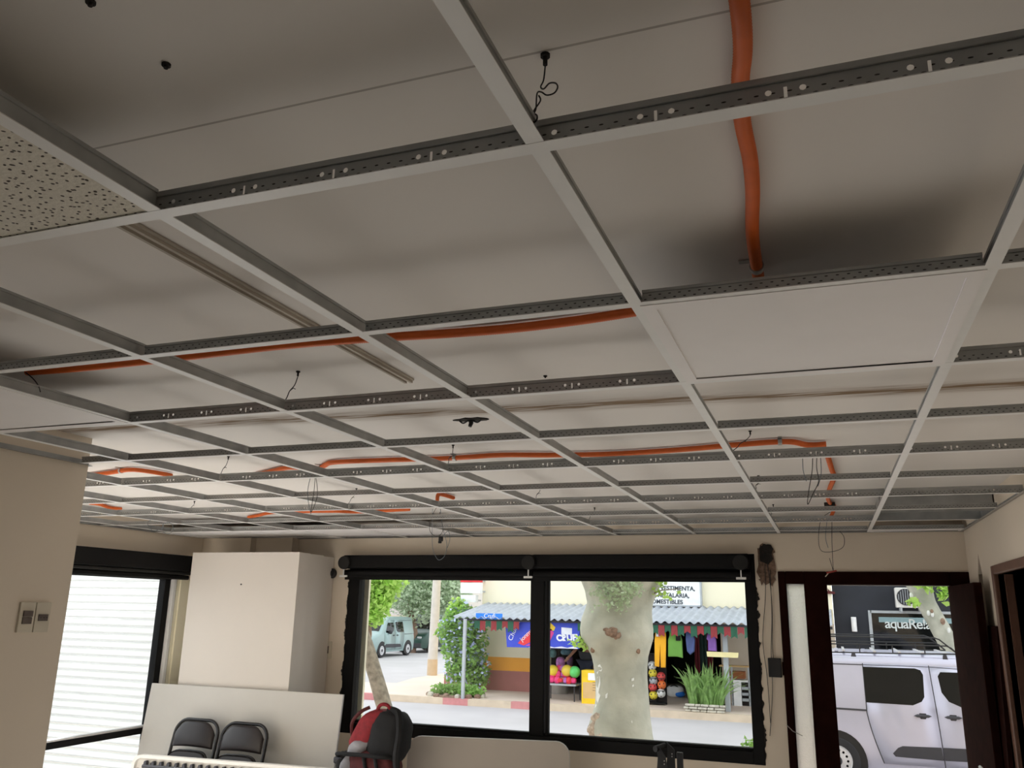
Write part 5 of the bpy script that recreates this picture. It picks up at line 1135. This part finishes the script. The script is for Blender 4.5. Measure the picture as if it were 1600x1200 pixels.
# trees
def trunk_loft(path, radii, n, seed, amp, knots=(), flare=None):
    b = MB(); rings = []; rnd = random.Random(seed)
    P = [V(p_) for p_ in path]
    for i, p_ in enumerate(P):
        R_ = []
        for j in range(n):
            a_ = 2*math.pi*j/n; d = V((math.cos(a_), math.sin(a_), 0)); r_ = radii[i]
            q_ = p_+d*r_; r_ *= 1+amp*noise.noise(q_*2.2+V((seed, 0, 0)))+amp*.4*noise.noise(q_*7)
            q_ = p_+d*r_
            for c, rad, h in knots:
                e = (q_-V(c)).length/rad
                if e < 2.5: q_ = q_+d*h*math.exp(-e*e)
            R_.append(q_)
        rings.append(R_)
    return b.loft(rings)
YT = 10.6
prof = [(1200, 1028, 1360), (924, 1026, 1175), (929, 1022, 1162), (925, 1019, 1146), (924, 1018, 1135), (926, 1016, 1122), (930, 1014, 1107), (932, 1013, 1092), (932, 1012, 1075), (931, 1011, 1057), (929, 1011, 1040), (926, 1012, 1025), (918, 1016, 1010), (911, 1020, 996), (910, 1020, 982), (912, 1019, 967), (917, 1018, 953), (920, 1020, 942), (916, 1026, 925), (910, 1033, 910), (900, 1044, 890), (880, 1060, 860), (860, 1085, 820)]
path = []; radii = []
for l_, r_, v in prof[1:]:
    a, b_ = PY(l_, v, YT), PY(r_, v, YT); path.append((a+b_)/2); radii.append((b_-a).length/2)
path = [V((path[0].x, YT, ZP)), V((path[0].x, YT, ZP+.3))]+path; radii = [radii[0]*1.25, radii[0]*1.12]+radii
# refine
def refine(path, radii, k):
    P = spline(path, k); R_ = []
    for i in range(len(radii)-1): R_ += [radii[i]+(radii[i+1]-radii[i])*j/k for j in range(k)]
    return P, R_+[radii[-1]]
path, radii = refine(path, radii, 3)
def onside(u, v, f_=.98):
    """point on the camera side of the big trunk at a pixel"""
    p_ = PY(u, v, YT); i = min(range(len(path)), key=lambda k: abs(path[k].z-p_.z)); dx_ = max(-.97, min(.97, (p_.x-path[i].x)/radii[i]))
    return V((path[i].x+dx_*radii[i], YT-math.sqrt(1-dx_*dx_)*radii[i]*f_, p_.z))
kn = [(onside(934, 1140), .12, .05), (onside(951, 1146), .07, .06), (onside(942, 1122), .12, .035), (onside(971, 990), .16, .03), (onside(937, 1012), .08, .03), (onside(1004, 1016), .06, .025), (onside(918, 985), .2, .02)]
tr = thing('plane_tree', V((path[0].x, YT, ZP)), 'massive pale plane tree trunk right outside the right front window', 'tree')
trunk_loft(path, radii, 40, 3, .025, kn).build('trunk', M['bark'], tr, angle=80)
# burls and bark flakes
def flake(name, pts, m, off=.006):
    P = [onside(u, v) for u, v in pts]; c = sum(P, V((0, 0, 0)))/len(P); MB().prism([p_+V((0, -off, 0)) for p_ in P], (0, .03, 0)).build(name, M[m], tr)
for pts in ([(942, 1038), (946, 1036), (950, 1043), (948, 1047), (943, 1046), (940, 1052), (938, 1048)], [(940, 1056), (945, 1055), (946, 1066), (942, 1080), (946, 1084), (941, 1096), (937, 1092), (936, 1072)], [(955, 1082), (959, 1079), (958, 1087), (955, 1088)], [(936, 1098), (941, 1100), (938, 1112), (933, 1112)], [(953, 1108), (956, 1108), (956, 1111), (953, 1111)], [(994, 1058), (997, 1057), (997, 1061), (994, 1062)], [(995, 1068), (997, 1067), (997, 1070), (995, 1071)], [(934, 985), (937, 984), (937, 993), (935, 996)], [(995, 1122), (997, 1120), (998, 1128), (996, 1129)]): flake('peeled_patch', pts, 'bark_light')
def knot(u, v, r_, sq, seed):
    c = onside(u, v)+V((0, -.035, 0)); rnd = random.Random(seed); b = MB(); b.ball(c, (r_, r_*.5, r_*sq), 18, 12)
    for i, p_ in enumerate(b.v): b.v[i] = p_+(p_-c)*.5*noise.noise(p_*24+V((seed, 0, 0)))
    b.build('knot', M['burl' if v > 1100 else 'bark_dark'], tr, angle=70)
M['burl'] = mat('pale_burl_bark', (184, 168, 152), .95, var=.35, scale=30, bump=.9, bscale=40)
knot(938, 1135, .075, 1.4, 1); knot(951, 1146, .05, 1, 2); knot(941, 1118, .055, 1.3, 3); knot(970, 987, .07, .8, 4); knot(978, 992, .05, .9, 9); knot(937, 1013, .035, 1, 5); knot(1004, 1016, .026, 1.2, 6); knot(932, 1146, .05, .8, 7); knot(962, 983, .04, .7, 8)
leaves('shoots', [(onside(u, v)+V((0, -.12, 0)), r_) for u, v, r_ in ((955, 918, .13), (985, 915, .15), (1000, 928, .12), (970, 940, .13), (943, 950, .07), (985, 948, .1), (1012, 916, .1), (940, 925, .08), (965, 925, .13), (1000, 912, .12), (990, 938, .12))], 420, .06, M['leaf_dull'], tr, 51)
leaves('low_shoots', [(PY(887, 1003, YT-.2), .05), (PY(905, 1004, YT-.2), .075), (PY(916, 1007, YT-.2), .08), (PY(899, 999, YT-.2), .05), (PY(1025, 925, YT-.2), .06), (PY(1043, 930, YT-.2), .07), (PY(1060, 922, YT-.2), .04), (PY(1033, 912, YT-.2), .08)], 84, .075, M['leaf_bright'], tr, 52)
MB().tube([PY(930, 1010, YT), PY(905, 1006, YT-.2), PY(888, 1000, YT-.2)], [.012, .008, .004], 6).build('twig', M['bark_grey'], tr); MB().tube([PY(1015, 930, YT), PY(1035, 922, YT-.2), PY(1062, 920, YT-.2)], [.012, .008, .004], 6).build('twig', M['bark_grey'], tr)
leaves('crown', [(V((-2.2, YT, 5.6)), (2.6, 2.2, 1.3)), (V((-.5, YT+.5, 6.2)), (2.2, 2.2, 1.3)), (V((-3.6, YT+.3, 6.4)), (2, 2, 1.2))], 2400, .22, M['leaf'], tr, 53)
# leaning rough trunk at the left of the window
Y2 = 9.8; pts = [(617, 1200), (611, 1150), (606, 1125), (598, 1095), (588, 1060), (577, 1025), (568, 1000), (562, 975), (561, 940), (560, 900), (557, 850), (550, 800)]
P = [PY(u, v, Y2) for u, v in pts]; P = [V((P[0].x+.05, Y2, ZP))]+P; R_ = [.14, .115, .105, .1, .098, .096, .1, .105, .09, .075, .07, .065, .06]
P, R_ = refine(P, R_, 3); t = thing('leaning_tree', V((P[0].x, Y2, ZP)), 'slender leaning tree with rough grey bark at the left window edge', 'tree')
trunk_loft(P, R_, 22, 8, .1).build('trunk', M['bark_grey'], t, angle=80); leaves('crown', [(P[-1]+V((-.3, 0, .6)), (1.4, 1.2, .8))], 900, .14, M['leaf'], t, 61)
# tree behind the silver van
Y3 = 20.9; prof = [(1484, 1516, 1060), (1470, 1503, 1020), (1458, 1494, 995), (1447, 1484, 975), (1436, 1472, 955), (1426, 1463, 938), (1418, 1459, 922), (1408, 1459, 908), (1392, 1462, 890), (1380, 1466, 870)]
P = []; R_ = []
for l_, r_, v in prof: a, b_ = PY(l_, v, Y3), PY(r_, v, Y3); P.append((a+b_)/2); R_.append((b_-a).length/2*.93)
P = [V((P[0].x+.25, Y3, ZP))]+P; R_ = [R_[0]*1.2]+R_; P, R_ = refine(P, R_, 3)
t = thing('street_tree', V((P[0].x, Y3, ZP)), 'pale leaning tree trunk in front of the charcoal shop, behind the van', 'tree')
trunk_loft(P, R_, 26, 12, .04).build('trunk', M['bark'], t, angle=80)
for u, v, r_ in ((1473, 971, .07), (1456, 955, .045)): c = PY(u, v, Y3-.27); MB().ball(c, (r_*.7, r_*.3, r_), 12, 8).build('knot', M['bark_dark'], t)
for u, v in ((1424, 930), (1428, 938), (1451, 958), (1483, 985), (1457, 960)): c = PY(u, v, Y3-.29); MB().ball(c+V((0, .04, 0)), (.035, .03, .06), 10, 6).build('peeled_patch', M['bark_light'], t)
leaves('leaves', [(PY(u, v, Y3-.5), r_) for u, v, r_ in ((1447, 914, .14), (1438, 913, .12), (1456, 917, .1), (1475, 920, .14), (1477, 933, .14), (1471, 928, .1), (1430, 942, .12), (1423, 941, .08), (1480, 913, .14))], 110, .2, M['leaf_bright'], t, 62)
leaves('crown', [(P[-1]+V((0, -1.2, 2.0)), (2.4, 1.2, 1.0))], 700, .26, M['leaf'], t, 63)
# trees across the side street
def far_tree(name, label, blobs, n, size, m, tu, tv0, tv1, Y, seed, r0=.22):
    a, b_ = PY(tu, tv0, Y), PY(tu, tv1, Y); t = thing(name, V((b_.x, Y, ZR)), label, 'tree', 'trees across the side street'); top_ = a.z
    MB().tube([V((b_.x, Y, ZR)), V((b_.x+.1, Y, ZR+.6*(top_-ZR))), V((b_.x, Y, top_)), V((b_.x-.3, Y, top_+1))], [r0*1.2, r0, r0*.8, r0*.4], 12).build('trunk', M['bark_dark'], t)
    leaves('crown', [(PY(u, v, Y), r_) for u, v, r_ in blobs], n, size, M[m], t, seed)
far_tree('bright_tree', 'bright green tree above the grey green minivan', [(585, 905, 1.0), (582, 930, .9), (590, 945, .7), (575, 955, .7), (598, 925, .7), (572, 915, .9), (588, 962, .5), (612, 900, .8)], 3400, .3, 'leaf_bright', 570, 960, 1030, 33, 71, .15)
far_tree('shade_tree', 'dull green spreading tree behind the concrete pole', [(640, 915, 1.5), (665, 930, 1.5), (690, 915, 1.5), (650, 948, 1.1), (705, 930, 1.1), (625, 935, .9), (640, 968, .55), (695, 948, .9), (712, 912, 1.2), (660, 905, 1.6)], 6500, .22, 'leaf_dull', 642, 968, 1020, 41, 72)
far_tree('dark_tree', 'dark trunked tree directly behind the concrete pole and dark van', [(672, 950, .8), (690, 965, .7), (700, 950, .8), (715, 962, .6)], 1300, .3, 'leaf', 671, 960, 1015, 47, 73, .3)
leaves_t = thing('kerb_weeds', PY(1165, 1170, 8.6), 'small green weeds at the lower right corner of the front window', 'weeds'); leaves_t.location.z = ZP
leaves('foliage', [(PY(1168, 1163, 8.6), .07), (PY(1160, 1176, 8.6), .08), (PY(1174, 1176, 8.6), .09), (PY(1150, 1182, 8.6), .06)], 170, .045, M['leaf'], leaves_t, 81)
a = PY(1168, 1180, 8.6); MB().tube([V((a.x, 8.6, ZP)), V((a.x+.03, 8.6, a.z*.5)), V((a.x, 8.6, a.z+.05))], [.015, .01, .006], 6).build('stem', M['bark_grey'], leaves_t)

# ---- houses far along the side street
def house(name, label, x0, x1, y, h, m, wins):
    t = thing(name, ((x0+x1)/2, y, ZR), label, 'building', 'pale houses along the side street')
    MB().box((x0, y, ZR), (x1, y+8, h)).build('wall', M[m], t); MB().box((x0-.1, y-.1, h), (x1+.1, y+8, h+.2)).build('coping', M['post'], t)
    for wx, wz in wins:
        fr_ = MB().box((wx-.5, y-.04, wz), (wx+.5, y, wz+1.2)).build('window', M['post'], t); MB().box((wx-.42, y-.05, wz+.08), (wx+.42, y-.04, wz+1.12)).build('pane', M['shopglass'], fr_)
    return t
M['pale_wall'] = mat('pale_grey_wall', (226, 220, 216), .9, var=.03, scale=.6)
house('pale_house', 'pale grey house behind the trees across the side street', -42, -27.8, 52, 8, 'pale_wall', ((-33, 2), (-30, 2), (-38, 4.5)))
house('white_house', 'white garden house wall between the minivan and the pole', -27.4, -17, 54, 5.2, 'wall_white', ((-20, 1.5),))
house('cream_house', 'cream house beyond the flowering bush, beside the shop', -16.5, -9, 60, 9, 'cream', ((-14, 2), (-14, 5)))
t = thing('garden_wall', (-24, 50, ZR), 'low white garden wall behind the parked minivan', 'wall'); MB().box((-34, 50, ZR), (-21.5, 50.2, 1.2)).build('wall_body', M['wall_white'], t); MB().box((-34.05, 49.95, 1.2), (-21.45, 50.25, 1.3)).build('coping', M['curb'], t)

# ---- charcoal shop on the right
XB0 = xs(1306, 1000, YW)
t = thing('charcoal_shop', (4, YW, ZP), 'charcoal black shop front behind the silver van', 'building')
za, xw0 = PY(1360, 957, YW-.1), PY(1360, 957, YW-.1).x; zw1 = za.z; xw1 = xs(1545, 960, YW-.1); zw0 = .55
w_ = MB(); w_.box((XB0, YW, ZP), (xw0, YW+.3, 7)); w_.box((xw1, YW, ZP), (12, YW+.3, 7)); w_.box((xw0, YW, zw1), (xw1, YW+.3, 7)); w_.box((xw0, YW, ZP), (xw1, YW+.3, zw0)); w_.build('wall', M['blackwall'], t)
MB().box((XB0, YW+.3, 7), (12, YW+8, 7.2)).build('roof', M['darkplastic'], t)
for a, b_ in (((xw0-.05, zw0), (xw0+.02, zw1+.05)), ((xw0, zw1-.01), (xw1, zw1+.05)), ((xw1-.02, zw0), (xw1+.05, zw1+.05))): MB().box((a[0], YW-.04, a[1]), (b_[0], YW+.05, b_[1])).build('window_frame', M['post'], t)
MB().box((xw0, YW+.1, zw0), (xw1, YW+.12, zw1)).build('window_pane', M['shopglass'], t)
MB().box((xw0+.18, YW+.085, zw1-.22), (xw1, YW+.1, zw1-.10)).build('pelmet', mat('pale_blue_pelmet', (150, 182, 190), .6), t)
p = PY(1383, 981, YW+.05); M['neon'] = mat('white_lettering', (222, 232, 234), .5)
text('aquaRe!a', 'lettering', .31, M['neon'], t, (p.x, YW+.075, p.z), (1, 0, 0), (0, 0, 1), spacing=.9, bold=.004)
t = thing('air_conditioner', PY(1420, 935, 22.2), 'white air conditioner unit on the charcoal wall beside the leaning tree', 'air conditioner')
a, b_ = PY(1398, 918, 22.15), PY(1446, 950, 22.15); MB().box((a.x, 22.15, b_.z), (b_.x, 22.5, a.z)).build('case', M['white_metal'], t, bevel=.015)
c = PY(1415, 933, 22.14); MB().cyl((c.x, 22.149, c.z), (c.x, 22.135, c.z), .19, 28).build('fan_grille', M['darkplastic'], t)
for k in range(-3, 4): MB().box((c.x+k*.05-.006, 22.12, c.z-.18*math.cos(k*.4)), (c.x+k*.05+.006, 22.136, c.z+.18*math.cos(k*.4))).build('grille_bar', M['post'], t)
for x in (a.x+.1, b_.x-.1): MB().box((x-.02, 22.15, b_.z-.09), (x+.02, 22.6, b_.z)).build('bracket', M['post'], t)
p = PY(1334.5, 975.5, 22.45); t = thing('wall_lamp', p, 'white cylinder wall lamp on the charcoal wall', 'lamp'); MB().cyl(p-V((0, 0, .17)), p+V((0, 0, .17)), .06, 18).build('shade', M['sign_white'], t, bevel=.01); MB().box(p+V((-.03, .05, -.06)), p+V((.03, .16, .06))).build('wall_plate', M['darkplastic'], t)
# cream pier and red-brown bay between the two shops
t = thing('cream_pier', (XB0-.1, YW-.2, ZP), 'cream pier with a red cap moulding left of the charcoal shop', 'pier')
a = xs(1296, 1000, 22.4); MB().box((a, 22.35, PY(1300, 975, 22.4).z), (XB0-.01, YW, 7)).build('upper_shaft', M['cream'], t); MB().box((a, 22.35, ZP), (XB0-.01, YW, PY(1300, 975, 22.4).z)).build('lower_shaft', M['tan'], t)
z = PY(1303, 928, 22.3).z; MB().prism([(a-.05, 22.28, z), (XB0+.06, 22.28, z), (XB0+.06, 22.28, z+.05), (XB0-.05, 22.28, z+.07), (XB0-.1, 22.28, z+.13), (a+.05, 22.28, z+.07), (a-.05, 22.28, z+.05)], (0, .3, 0)).build('cap_moulding', M['maroon'], t)
t = thing('red_bay', (XE-.3, YW, 3), 'red brown framed bay with dark window above the awning end', 'bay window'); M['redbrown'] = mat('red_brown_panel', (128, 62, 56), .7)
a, b_ = PY(1262, 900, 22.4), PY(1296, 952, 22.4); xx = xs(1289, 930, 22.4); MB().box((xx, 22.4, b_.z), (b_.x, YW, a.z)).build('panel', M['redbrown'], t); MB().box((a.x, 22.4, PY(1280, 922, 22.4).z), (xx, YW, a.z)).build('panel', M['redbrown'], t); MB().box((a.x, 22.5, b_.z), (xx, YW, PY(1280, 922, 22.4).z)).build('pane', M['shopglass'], t)
